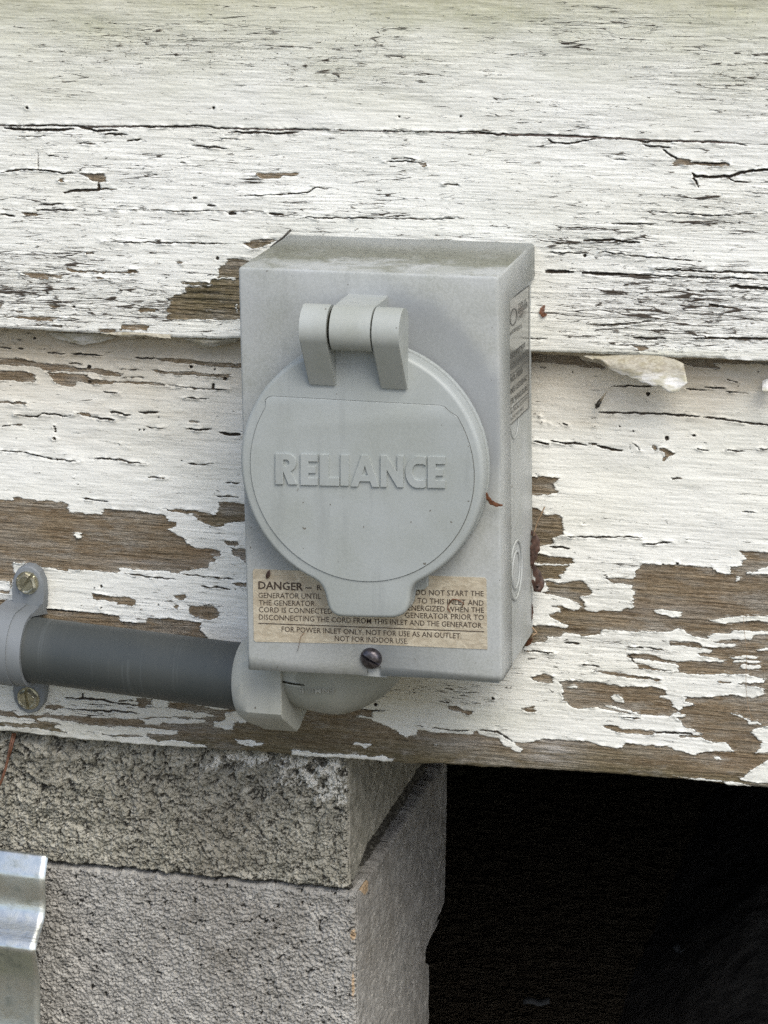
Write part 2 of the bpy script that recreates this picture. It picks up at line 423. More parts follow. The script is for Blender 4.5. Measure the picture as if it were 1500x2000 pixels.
def mat_label():
    k = M('yellowed_foil_label', 0.38, 0.25)
    n = k.noise(k.co(160, 160, 260), 1, 4, 0.6, 1.0); n2 = k.noise(k.co(500, 500, 500), 1, 3); n1 = k.noise(k.co(30, 30, 30), 1, 3)
    c = k.mix(k.ss(n, 0.35, 0.68), (0.52, 0.455, 0.35), (0.66, 0.60, 0.48))
    c = k.mix(k.ss(n1, 0.5, 0.75, 0, 0.3), c, (0.48, 0.44, 0.34))
    k.col(c); k.bump(k.math('ADD', n, k.math('MULTIPLY', n2, 0.3)), 0.00038, 1.0); k.rgh(k.ss(n2, 0.3, 0.7, 0.25, 0.5)); return k.m
LABELM = mat_label()
LABEL2 = simple('silver_side_label', (0.27, 0.275, 0.26), 0.22, 0.35, 0.06, 60, 0.00005)

def mat_conduit():
    k = M('dark_grey_conduit_jacket', 0.5)
    n = k.noise(k.co(30, 30, 30), 1, 4); b = k.noise(k.co(420, 6, 6), 1, 2)
    c = k.mix(k.ss(n, 0.3, 0.7), (0.046, 0.054, 0.056), (0.060, 0.067, 0.066))
    c = k.mix(k.math('MULTIPLY', k.ss(b, 0.60, 0.72, 0, 0.28), k.ss(n, 0.4, 0.6)), c, (0.13, 0.145, 0.15))
    k.col(c); k.bump(b, 0.00015, 0.4); return k.m
CONDM = mat_conduit()

def mat_galv():
    k = M('weathered_galvanised_steel', 0.33, 0.88)
    n = k.noise(k.co(90, 90, 90), 1, 5, 0.65); v = k.vor(k.co(130, 130, 130), 1, 'F1', 'Color')
    s = k.n('ShaderNodeSeparateColor'); k.l(v, s.inputs[0])
    st = k.noise(k.co(20, 300, 60), 1, 4)
    c = k.mix(k.ss(n, 0.2, 0.8), (0.60, 0.63, 0.60), (0.82, 0.84, 0.82))
    c = k.mix(k.ss(n, 0.45, 0.7, 0, 0.7), c, (0.24, 0.27, 0.24))
    c = k.mix(k.ss(st, 0.60, 0.7, 0, 0.5), c, (0.62, 0.66, 0.68))
    k.col(c); k.rgh(k.ss(n, 0.3, 0.7, 0.2, 0.42)); k.bump(k.math('ADD', n, k.math('MULTIPLY', st, 0.6)), 0.0004, 0.8); return k.m
GALV = mat_galv()

# ------------------------------------------------------------------ ground and crawl space
GZ = -0.62
bm = bmesh.new()
vs4 = [bm.verts.new(p) for p in ((-150, -150, GZ), (150, -150, GZ), (150, 150, GZ), (-150, 150, GZ))]
bm.faces.new(vs4)
def mat_ground():
    k = M('lawn_and_soil', 0.95, spec=0.2)
    n = k.noise(k.co(1.3, 1.3, 1), 1, 5); n2 = k.noise(k.co(60, 60, 60), 1, 4, 0.7)
    c = k.mix(k.ss(n, 0.4, 0.6), (0.13, 0.105, 0.07), (0.085, 0.10, 0.045))
    k.col(k.mix(k.ss(n2, 0.35, 0.7, 0, 0.6), c, (0.22, 0.18, 0.12))); k.bump(n2, 0.02); return k.m
g = from_bm('ground', bm, mat_ground()); tag(g, 'bare soil and thin grass in front of the house wall', kind='structure')

exec_parts = []

# ------------------------------------------------------------------ siding fields, traced in photo pixels on the wall
# each view: (x offset, y offset, zoom); polygons follow in that view's coordinates
V1 = (0, 620, 3); V2 = (0, 1360, 3); V3 = (580, 1300, 3); V4 = (1000, 900, 3); V5 = (1000, 640, 3); V6 = (750, 180, 2); V7 = (0, 180, 2); V8 = (0, 480, 3)
BARE = [
 (V1, [[0,240,130,242,210,262,330,272,430,285,510,300,600,300,720,330,700,345,600,335,540,322,380,312,290,312,200,285,100,282,0,278],
  [-90,312,130,315,210,332,210,378,130,375,60,368,-90,366],
  [275,318,520,338,520,352,560,360,680,368,690,378,640,385,540,388,460,375,440,402,380,402,330,385,310,352],
  [690,370,820,375,960,385,960,398,880,392,780,385,700,376],
  [905,232,1080,240,1240,262,1460,270,1460,296,1280,285,1100,268,950,252],
  [880,308,930,300,990,318,1100,312,1200,325,1350,330,1350,350,1200,342,1060,335,960,325],
  [-60,490,155,494,155,508,-60,500],[440,555,520,555,535,582,500,578,470,566],
  [-200,1060,0,1068,70,1072,90,1050,200,1065,380,1082,398,1095,405,1136,470,1142,600,1154,612,1118,780,1130,980,1160,985,1190,1030,1200,1030,1225,985,1240,1030,1275,1090,1290,1100,1320,1160,1355,1240,1355,1290,1370,1290,1395,1240,1400,1265,1425,1235,1435,1225,1470,1100,1480,1040,1495,950,1482,860,1480,705,1465,700,1495,560,1485,405,1470,400,1485,250,1462,160,1435,75,1432,75,1480,90,1500,60,1615,-200,1605],
  [940,1112,1000,1122,1070,1120,1160,1132,1210,1145,1270,1160,1290,1100,1265,1085,1330,1080,1460,1095,1460,1192,1330,1200,1300,1228,1240,1220,1190,1195,1125,1158,1160,1155,1000,1132],
  [1310,1302,1400,1312,1405,1335,1340,1335],[1350,1348,1450,1358,1450,1440,1400,1405,1370,1395],[1360,1552,1460,1555,1460,1582,1370,1570],
  [540,1612,680,1635,740,1635,800,1658,780,1690,750,1680,690,1680,690,1665,550,1650],
  [1015,1625,1080,1622,1088,1640,1075,1658,1030,1645],[1018,1683,1042,1685,1040,1705,1018,1700],
  [1110,1685,1180,1690,1200,1680,1250,1688,1285,1720,1280,1755,1240,1775,1190,1768,1110,1735],
  [235,1715,300,1705,480,1725,620,1735,705,1750,710,1778,850,1790,870,1760,1000,1762,1180,1785,1170,1830,1200,1860,1300,1960,700,1960,200,1850],
  [-60,1650,60,1655,60,1690,-60,1690],[1110,605,1170,610,1150,620,1115,616]]),
 (V2, [[-60,80,80,88,100,112,250,112,270,92,300,110,460,115,640,128,800,126,960,118,1000,110,985,55,1000,32,1100,35,1300,80,1500,60,1800,60,1800,460,1200,420,-60,300],
  [270,45,370,58,370,70,320,80,262,66],[800,8,900,15,890,45,860,50,855,68,812,65],[1000,32,1100,35,1280,80,1310,95,1280,130,1200,110,1060,90]]),
 (V3, [[-100,180,150,275,270,265,330,262,340,248,440,265,445,300,440,325,520,350,570,375,640,420,700,405,708,378,760,385,860,395,1035,405,1040,380,1170,385,1195,450,1260,445,1340,452,1390,435,1460,415,1520,425,1700,420,1700,720,-100,640],
  [880,230,940,235,980,260,1045,268,1010,288,900,255],[1035,150,1130,162,1165,160,1175,190,1150,210,1140,170,1060,175],
  [1315,245,1370,238,1388,228,1405,262,1340,265],[710,345,750,352,730,360],[1370,72,1440,45,1500,60,1500,100,1400,90]]),
 (V4, [[60,92,150,90,155,82,240,92,272,100,248,130,250,160,270,182,215,198,60,196],
  [60,272,155,274,190,315,285,315,302,360,298,430,240,450,235,485,150,500,140,540,260,560,340,565,360,580,358,604,130,598,125,540,60,520],
  [60,612,350,610,320,625,305,655,280,660,285,690,200,692,60,640],
  [60,960,230,965,320,985,330,970,240,920,215,895,290,885,285,865,225,850,300,850,370,878,405,865,400,835,330,805,210,780,170,770,215,760,190,700,260,715,320,712,400,692,440,720,475,775,395,795,430,830,430,875,490,888,540,875,640,880,660,860,712,860,710,800,718,770,700,725,600,712,545,685,640,685,700,690,720,680,725,650,770,598,880,610,960,605,1100,620,1180,625,1200,655,1280,665,1280,620,1345,618,1350,590,1372,570,1330,528,1700,535,1700,2100,60,2000]]),
 (V5, [[60,150,290,160,395,165,400,185,520,215,560,245,430,235,350,218,250,208,60,200],[940,185,1000,182,1300,190,1600,200,1600,215,1260,207,1190,217,1222,242,1120,235,1040,220],
  [162,230,210,230,205,240,175,240],[815,680,860,700,855,720,830,705],[865,705,900,705,965,738,920,748,905,775,885,780,895,740]]),
 (V6, [[1130,275,1150,255,1190,262,1200,275,1350,278,1345,288,1180,285,1130,288],[140,276,172,276,165,290,148,290],[970,985,1040,995,1000,1012],[630,692,740,698,742,706,640,704]]),
 (V7, [[305,316,410,318,415,350,385,350,350,340,340,330],[232,338,252,338,252,350,232,350],[995,322,1010,314,1115,318,1165,316,1165,326,1100,328,1090,340,1020,336],
  [90,470,150,472,148,484,90,482],[945,590,1000,575,1060,573,1085,572,1030,600,990,612]]),
 (V8, [[115,152,365,170,365,190,290,180,285,192,190,185,150,165],[385,128,480,145,660,150,750,150,760,135,805,135,812,158,620,158,500,155,400,150],
  [285,338,330,340,352,368,290,358],[505,35,560,38,555,48,510,48],[-60,328,30,330,5,360,-60,360],[-60,408,150,412,320,418,420,425,300,430,320,442,220,440,150,425],
  [90,378,140,382,135,390,95,388],[300,462,375,465,360,476,310,472],[820,360,920,365,915,388,820,388],[720,460,870,465,870,492,700,490],[570,490,690,487,660,510,590,508],
  [1330,80,1390,70,1500,95,1500,425,1280,435,1080,430,960,428,995,400,975,375,995,350,1000,310,1030,290,1085,280,1095,240,1240,235,1235,205,1280,180,1290,125,1330,105],
  [1060,205,1240,215,1220,232,1080,222],[560,178,600,180,630,192,570,190],[1025,95,1060,92,1072,106,1030,104]]),
]
PAINT = [
 (V1, [[430,1255,480,1262,478,1282,460,1294,445,1285],[-60,1545,65,1545,62,1598,-60,1600]]),
 (V2, [[860,45,920,50,1000,65,1080,82,1200,95,1255,112,1240,120,1205,115,1205,128,1120,130,1120,120,980,118,860,110],
  [800,125,880,130,960,120,1060,128,1200,140,1205,162,1130,162,960,150,925,165,850,160,840,140],
  [-60,108,60,115,200,135,212,152,190,160,60,152,-60,142],
  [212,125,300,125,390,142,480,155,600,175,720,172,850,180,1045,202,1040,218,1005,228,960,220,870,218,860,235,780,228,700,225,560,218,420,212,360,195,310,170,370,160,300,150,230,145],
  [-60,165,180,180,300,195,430,212,560,218,700,235,860,238,940,262,945,258,1080,258,1160,280,1230,298,1200,306,900,290,640,268,480,254,180,222,-60,206],
  [1310,95,1380,85,1440,95,1460,135,1440,158,1400,155,1385,150,1370,160,1370,195,1250,182,1250,150,1290,150,1320,125],
  [1372,252,1430,260,1480,250,1500,275,1550,272,1540,285,1460,292,1410,285]]),
 (V3, [[325,450,440,460,435,472,400,490,380,470,330,460],[-30,488,60,500,100,510,300,522,340,518,440,535,500,522,560,545,560,568,440,562,300,548,160,534,-30,536],
  [335,298,360,293,450,305,445,312,340,303],[795,460,828,460,828,465,795,466],[1190,415,1250,440,1290,465,1320,490,1300,508,1275,500,1200,460]]),
 (V4, [[0,1150,100,1065,200,1060,205,1028,290,1030,300,1012,370,1010,400,1025,520,1020,525,990,600,990,730,1000,770,990,820,1000,920,1002,960,985,1000,990,1060,1025,1140,1040,1180,1005,1280,1010,1290,992,1350,990,1500,1000,1600,1005,1600,1015,1420,1018,1400,1045,1250,1045,1180,1058,1320,1070,1310,1088,1120,1090,1095,1062,920,1055,925,1078,1090,1090,1175,1110,1160,1130,1100,1120,1090,1130,1250,1168,1240,1178,1060,1170,980,1178,900,1165,840,1140,780,1130,690,1128,670,1150,700,1160,720,1155,970,1190,985,1225,970,1235,840,1215,770,1190,720,1185,740,1215,1100,1250,1370,1245,1495,1285,1480,1300,1370,1300,1300,1305,1480,1330,1470,1378,1410,1390,1290,1370,1180,1380,1060,1385,905,1365,905,1340,850,1325,650,1320,560,1305,400,1290,275,1290,300,1320,300,1400,370,1450,480,1440,560,1460,680,1475,850,1490,960,1490,990,1520,1000,1550,1115,1595,1100,1605,980,1605,980,1620,1040,1615,1100,1620,1180,1645,1250,1645,1310,1705,1200,1700,1110,1705,1070,1725,980,1700,880,1665,780,1668,680,1650,620,1680,540,1670,440,1640,300,1635,200,1625,100,1650,-40,1640,-200,1600,-200,1200],
  [835,870,880,868,995,885,995,912,930,908,845,895],[1155,935,1190,925,1230,920,1330,908,1500,905,1600,910,1600,950,1500,948,1440,932,1350,940,1220,950,1170,942],
  [1290,1150,1350,1140,1430,1145,1430,1160,1290,1162],[1295,1168,1450,1170,1450,1184,1300,1182],[1345,1195,1460,1195,1465,1220,1340,1215],
  [1440,633,1470,628,1500,615,1600,615,1600,660,1480,665,1375,665,1375,650,1440,650],[1311,670,1335,670,1335,702,1313,702],
  [310,1320,380,1318,395,1335,350,1330],[585,1375,610,1360,640,1375,660,1415,600,1410],[540,1432,580,1432,760,1475,740,1478,650,1462,550,1445],
  [855,1372,1000,1370,1025,1390,1020,1405,1080,1425,1010,1440,990,1465,940,1445,935,1400,870,1385],[925,1480,980,1470,1015,1490,1010,1500,930,1490],
  [1265,1470,1300,1475,1400,1520,1460,1530,1465,1542,1385,1538,1380,1520],[1405,1570,1500,1550,1600,1550,1600,1705,1385,1707,1440,1700,1465,1640,1410,1600],
  [1330,1865,1420,1800,1500,1750,1600,1740,1600,1890,1440,1884,1380,1874],[1225,1880,1260,1875,1400,1897,1395,1915,1300,1908],[1180,1735,1205,1728,1240,1745,1190,1748],
  [950,1850,1230,1872,1230,1880,1100,1876],[1440,1100,1500,1095,1600,1100,1600,1112,1450,1110],[10,1655,60,1690,55,1710,20,1700,-10,1680],
  [0,1140,-300,1140,-300,1200,-150,1600,50,1600]]),
 (V8, [[1240,185,1385,180,1380,205,1340,190,1250,192],[1380,335,1392,340,1396,400,1384,380],[1200,381,1230,381,1226,387,1204,387]]),
]
BARE2 = [(V4, [[480,1228,620,1240,880,1278,870,1288,700,1270,560,1252],[110,1270,180,1245,240,1262,245,1300,200,1300,120,1280],[55,1455,100,1440,128,1432,140,1465,100,1465],
  [530,1545,600,1545,650,1570,700,1570,840,1580,830,1605,680,1595,580,1575],[1200,1290,1290,1295,1270,1305,1210,1300]]),
  (V2, [[705,218,760,222,820,226,800,232,740,230]])]
# cracks: (view, width px, polyline)
CRK = [
 (V7,4,[-120,126,0,130,200,128,300,132,380,135,480,133,640,133,780,131,860,140,1020,146,1160,145,1300,146,1500,152]),(V7,7,[20,140,180,148,290,145]),(V7,6,[310,135,380,150,460,148]),
 (V7,5,[410,163,500,165]),(V7,5,[495,190,550,183]),(V7,4,[750,208,820,214,890,222]),(V7,5,[890,155,1080,160,1170,158]),(V7,3,[860,180,940,184]),(V7,3,[150,225,152,305]),
 (V7,4,[0,315,60,302,150,302,240,315,310,318]),(V7,7,[385,350,388,380,330,382,250,392]),(V7,3,[388,380,420,376,460,380]),(V7,4,[0,472,60,482]),(V7,4,[145,460,310,459]),(V7,4,[150,438,250,437]),
 (V7,6,[755,413,770,413]),(V7,5,[810,442,845,445]),(V7,8,[895,473,922,474]),(V7,6,[1050,475,1110,478]),(V7,2,[440,460,760,464,1110,466]),(V7,4,[1190,488,1500,492]),(V7,3,[925,405,1100,400,1200,392,1230,372,1330,380]),
 (V7,3,[400,583,700,588,900,592]),(V7,3,[570,322,620,322]),(V7,3,[60,170,180,172]),(V7,3,[190,248,240,250]),(V7,3,[700,273,730,274]),(V7,3,[300,200,390,202]),
 (V6,5,[0,152,350,155,450,165,600,168,760,170,930,182,1020,192,1150,192,1300,194,1420,206]),(V6,4,[640,180,655,196,720,200,790,186,850,180]),(V6,4,[1010,200,1040,212,1140,215]),
 (V6,5,[1090,222,1130,255,1150,262]),(V6,6,[1200,275,1350,280]),(V6,8,[1205,315,1215,330,1340,330,1400,312,1500,300,1600,296]),(V6,4,[1345,330,1370,348,1440,350]),(V6,4,[1205,335,1220,350,1230,375]),
 (V6,3,[20,258,80,258,135,262]),(V6,3,[890,262,950,264]),(V6,4,[890,512,1075,514]),(V6,6,[780,578,900,576,1000,588]),(V6,3,[0,492,200,494,300,488]),(V6,3,[1000,460,1120,470,1280,482,1500,472]),
 (V6,8,[632,698,740,702]),(V6,8,[775,705,860,708,950,712]),(V6,4,[950,712,1200,720,1500,732]),(V6,5,[1050,690,1200,696,1400,705,1600,705]),(V6,8,[1350,758,1420,762,1600,772]),(V6,6,[1270,830,1330,836]),
 (V6,6,[975,960,1100,962]),(V6,6,[1210,960,1400,962,1600,970]),(V6,4,[800,905,900,908,1000,898,1060,892]),(V6,3,[560,962,650,962]),(V6,3,[640,625,800,628]),(V6,3,[820,620,1000,640,1240,660]),
 (V6,3,[230,358,300,362]),(V6,3,[0,270,140,272]),
 (V1,4,[90,568,220,580,255,558,350,568,370,578,440,566]),(V1,5,[530,582,600,590,680,596]),(V1,2.5,[0,638,70,632,150,632]),(V1,4,[520,823,600,826,700,832,760,846,860,858]),(V1,3,[0,778,150,790,300,830,480,845]),
 (V1,5,[650,555,680,555,770,572]),(V1,6,[820,552,850,554,930,556]),(V1,5,[1095,652,1150,655,1240,655]),(V1,8,[1290,672,1340,682,1408,686]),(V1,3,[1080,470,1240,476]),(V1,3,[960,392,1150,415,1400,425]),
 (V1,3,[480,1055,640,1075]),(V1,3,[1250,1045,1400,1050]),(V1,3,[1320,965,1410,970]),(V1,4,[0,174,70,180]),(V1,5,[110,181,140,182]),(V1,5,[415,212,500,216,600,222]),(V1,3,[270,205,390,210]),
 (V1,3,[600,430,700,440]),(V1,3,[860,640,960,648]),(V1,4,[790,232,840,240,910,234]),(V1,3,[700,300,820,306]),(V1,3,[705,350,780,350,855,352]),(V1,3,[400,265,490,270]),
 (V1,3,[1050,1500,1200,1518,1400,1535]),(V1,4,[1170,1575,1350,1590]),(V1,3,[730,1495,900,1522,1050,1535]),(V1,3,[1100,850,1160,862,1255,856]),(V1,3,[870,936,980,938]),(V1,5,[240,1708,300,1712,480,1726]),
 (V2,5,[375,5,480,12,600,18,690,38,800,50]),(V2,5,[450,75,640,85,660,82,800,95]),(V2,3,[690,25,790,20]),(V2,4,[486,-20,486,20]),
 (V3,3,[860,130,920,136]),(V3,3,[760,360,900,375,1035,384]),(V3,3,[340,250,440,262,540,270]),(V3,4,[1070,378,1170,382,1260,445]),(V3,3,[830,212,900,216]),
 (V4,3,[302,440,450,445,700,442,770,450]),(V4,4,[770,478,820,488,870,478,940,475]),(V4,5,[220,500,300,508,340,512]),(V4,5,[830,1585,1050,1595,1060,1610]),(V4,3,[650,1088,800,1096,920,1110]),
 (V4,4,[680,1130,720,1185]),(V4,5,[310,1065,400,1072]),(V4,3,[60,1110,250,1125]),(V4,3,[1350,300,1430,298]),(V4,3,[930,98,1000,100]),(V4,3,[400,1190,520,1206]),(V4,3,[640,1500,760,1504]),
 (V5,5,[510,492,640,496,900,508,1100,520]),(V5,5,[1120,524,1240,536,1320,550,1500,568,1600,570]),(V5,5,[230,662,280,670,360,680,440,684]),(V5,4,[445,674,500,680]),(V5,6,[500,692,600,712,650,718]),
 (V5,5,[130,665,200,677,218,680]),(V5,4,[580,340,700,342,830,342]),(V5,4,[1020,358,1140,368]),(V5,4,[1120,345,1250,355]),(V5,3,[1250,375,1390,383]),(V5,3,[1260,305,1330,320]),(V5,3,[690,680,695,720]),
 (V5,3,[715,675,755,720]),(V5,3,[1080,708,1160,722]),(V5,4,[295,558,330,566]),(V5,3,[1240,715,1370,724]),(V5,3,[1440,706,1600,716]),
]
DOTS = [(V1,[320,638,7,325,655,7,325,671,7,320,710,10,820,655,7,846,658,7,1252,395,10,1250,408,10,1322,357,12,525,290,12,527,377,11,1122,288,10,1260,300,7,208,120,9,595,1573,8,460,975,5,435,940,4,450,915,4,930,585,6,760,752,4,700,745,5,1065,840,6,318,793,4,385,803,4,333,825,5,555,1585,5,595,1700,6,930,1685,6,1380,1590,5,865,1840,4]),
 (V5,[798,387,12,908,646,13,1066,630,10,355,262,6,632,575,6,712,608,7,487,573,5,370,675,7,788,430,4,1325,345,5,1443,258,6,1480,655,4,270,590,4,225,555,4,178,555,5,165,520,4]),
 (V3,[460,230,11,1150,190,10]),(V8,[435,357,9,1275,75,11]),(V4,[970,603,9,885,603,7,1323,685,4,1027,462,5,420,368,5]),(V7,[108,60,6,835,62,6]),(V6,[60,95,5,300,95,5,785,640,7])]

S = 2.0; PX0, PY0 = -140.0, -60.0; NW, NH = 900, 820       # raster: 2 px cells
gx = PX0 + S * np.arange(NW); gy = PY0 + S * np.arange(NH)

def polysdf(fld, pts, sign=1):
    """fold a polygon's signed distance into fld: union (sign=1) or subtraction (-1)"""
    P = np.array(pts, np.float32).reshape(-1, 2); pad = 26
    i0 = max(0, int((P[:, 0].min() - pad - PX0) / S)); i1 = min(NW, int((P[:, 0].max() + pad - PX0) / S) + 1)
    j0 = max(0, int((P[:, 1].min() - pad - PY0) / S)); j1 = min(NH, int((P[:, 1].max() + pad - PY0) / S) + 1)
    if i1 <= i0 or j1 <= j0: return
    X, Y = np.meshgrid(gx[i0:i1].astype(np.float32), gy[j0:j1].astype(np.float32))
    d = np.full(X.shape, 1e9, np.float32); ins = np.zeros(X.shape, bool)
    Q = np.roll(P, -1, 0)
    for (ax, ay), (bx, by) in zip(P, Q):
        ux, uy = bx - ax, by - ay; L = ux * ux + uy * uy + 1e-9
        t = np.clip(((X - ax) * ux + (Y - ay) * uy) / L, 0, 1)
        d = np.minimum(d, (X - ax - t * ux) ** 2 + (Y - ay - t * uy) ** 2)
        if ay != by: ins ^= ((Y > ay) != (Y > by)) & (X < (bx - ax) * (Y - ay) / (by - ay) + ax)
    d = np.sqrt(d); d = np.where(ins, d, -d)
    sub = fld[j0:j1, i0:i1]
    fld[j0:j1, i0:i1] = np.maximum(sub, d) if sign > 0 else np.minimum(sub, -d)

def conv(v, f):
    a = np.array(f, np.float32).reshape(-1, 2) / v[2]; a[:, 0] += v[0]; a[:, 1] += v[1]; return a

F0 = np.full((NH, NW), -26., np.float32)
for v, L in BARE:
    for p in L: polysdf(F0, conv(v, p))
for v, L in PAINT:
    for p in L: polysdf(F0, conv(v, p), -1)
for v, L in BARE2:
    for p in L: polysdf(F0, conv(v, p))
F0 = np.clip(F0, -26, 26)
F1 = np.full((NH, NW), -26., np.float32)        # cracks and holes, kept apart so the shader can darken them
for v, wd, p in CRK:
    P = conv(v, p); n = len(P)
    X, Y = None, None; pad = 10
    i0 = max(0, int((P[:, 0].min() - pad - PX0) / S)); i1 = min(NW, int((P[:, 0].max() + pad - PX0) / S) + 1)
    j0 = max(0, int((P[:, 1].min() - pad - PY0) / S)); j1 = min(NH, int((P[:, 1].max() + pad - PY0) / S) + 1)
    if i1 <= i0 or j1 <= j0: continue
    X, Y = np.meshgrid(gx[i0:i1], gy[j0:j1]); best = np.full(X.shape, -26., np.float32)
    for q in range(n - 1):
        (ax, ay), (bx, by) = P[q], P[q + 1]
        ux, uy = bx - ax, by - ay; L = ux * ux + uy * uy + 1e-9
        t = np.clip(((X - ax) * ux + (Y - ay) * uy) / L, 0, 1)
        s = (q + t) / (n - 1)
        wl = wd * 0.30 + 0.35 - (0.9 - 0.9 * np.clip(np.minimum(s, 1 - s) * 6, 0, 1)) + 0.8 * (vnoise(X / 9, Y / 30, 3) - 0.5)
        best = np.maximum(best, wl - np.hypot(X - ax - t * ux, Y - ay - t * uy))
    F1[j0:j1, i0:i1] = np.maximum(F1[j0:j1, i0:i1], best)
for v, L in DOTS:
    for q in range(0, len(L), 3):
        x, y, r = L[q] / v[2] + v[0], L[q + 1] / v[2] + v[1], L[q + 2] / v[2]
        i0 = max(0, int((x - 16 - PX0) / S)); j0 = max(0, int((y - 16 - PY0) / S))
        X, Y = np.meshgrid(gx[i0:i0 + 17], gy[j0:j0 + 17])
        sl_ = F1[j0:j0 + 17, i0:i0 + 17]; F1[j0:j0 + 17, i0:i0 + 17] = np.maximum(sl_, (r - 0.1 - np.hypot(X - x, Y - y))[:sl_.shape[0], :sl_.shape[1]])

def samp(Fd, px, py):
    u = (px - PX0) / S; v = (py - PY0) / S
    ok = (u > 1) & (u < NW - 3) & (v > 1) & (v < NH - 3)
    u = np.clip(u, 0, NW - 2.001); v = np.clip(v, 0, NH - 2.001)
    i = u.astype(int); j = v.astype(int); fu = u - i; fv = v - j
    r = (Fd[j, i] * (1 - fu) + Fd[j, i + 1] * fu) * (1 - fv) + (Fd[j + 1, i] * (1 - fu) + Fd[j + 1, i + 1] * fu) * fv
    return r, ok

def blob(px, py, lst):
    r = 0
    for x, y, rx, ry, a in lst: r = np.maximum(r, a * np.exp(-(((px - x) / rx) ** 2 + ((py - y) / ry) ** 2)))
    return r

# ------------------------------------------------------------------ siding boards
def curve(pts, Y):
    a = np.array(pts, float).reshape(-1, 2)
    P = np.array([at(x, y, Y) for x, y in a])
    return lambda X: np.interp(X, P[:, 0], P[:, 2])

J_AB = [-900,215,-200,240,0,246,300,248,500,253,750,257,950,262,1200,271,1325,276,1500,283,1700,292,2400,325]
J_BC = [-900,600,-200,634,0,643,90,646,177,652,233,652,293,657,350,661,463,662,700,674,1033,689,1150,692,1287,699,1400,702,1500,707,1700,716,2400,750]
J_C = [-900,1360,-200,1413,0,1429,60,1433,160,1444,213,1449,300,1457,410,1464,500,1470,580,1478,680,1483,767,1490,873,1495,940,1500,1013,1504,1133,1510,1317,1523,1400,1531,1500,1540,1700,1556,2400,1610]
xa, xb = at(-30, 1000, 0)[0], at(1530, 1000, 0)[0]
dense = np.arange(xa, xb, 0.00062)
def grow(x0, sgn, lim):
    L = []; x = x0; st = 0.0009
    while abs(x) < lim: x += sgn * st; st *= 1.07; L.append(x)
    return L
cols = np.array(sorted(grow(xa, -1, 1.5)) + list(dense) + grow(xb, 1, 1.5))

wall = empty('siding_wall', (0, 0, -0.18)); tag(wall, 'old white wooden house siding with peeling cracked paint, brown wood showing', 'wall')

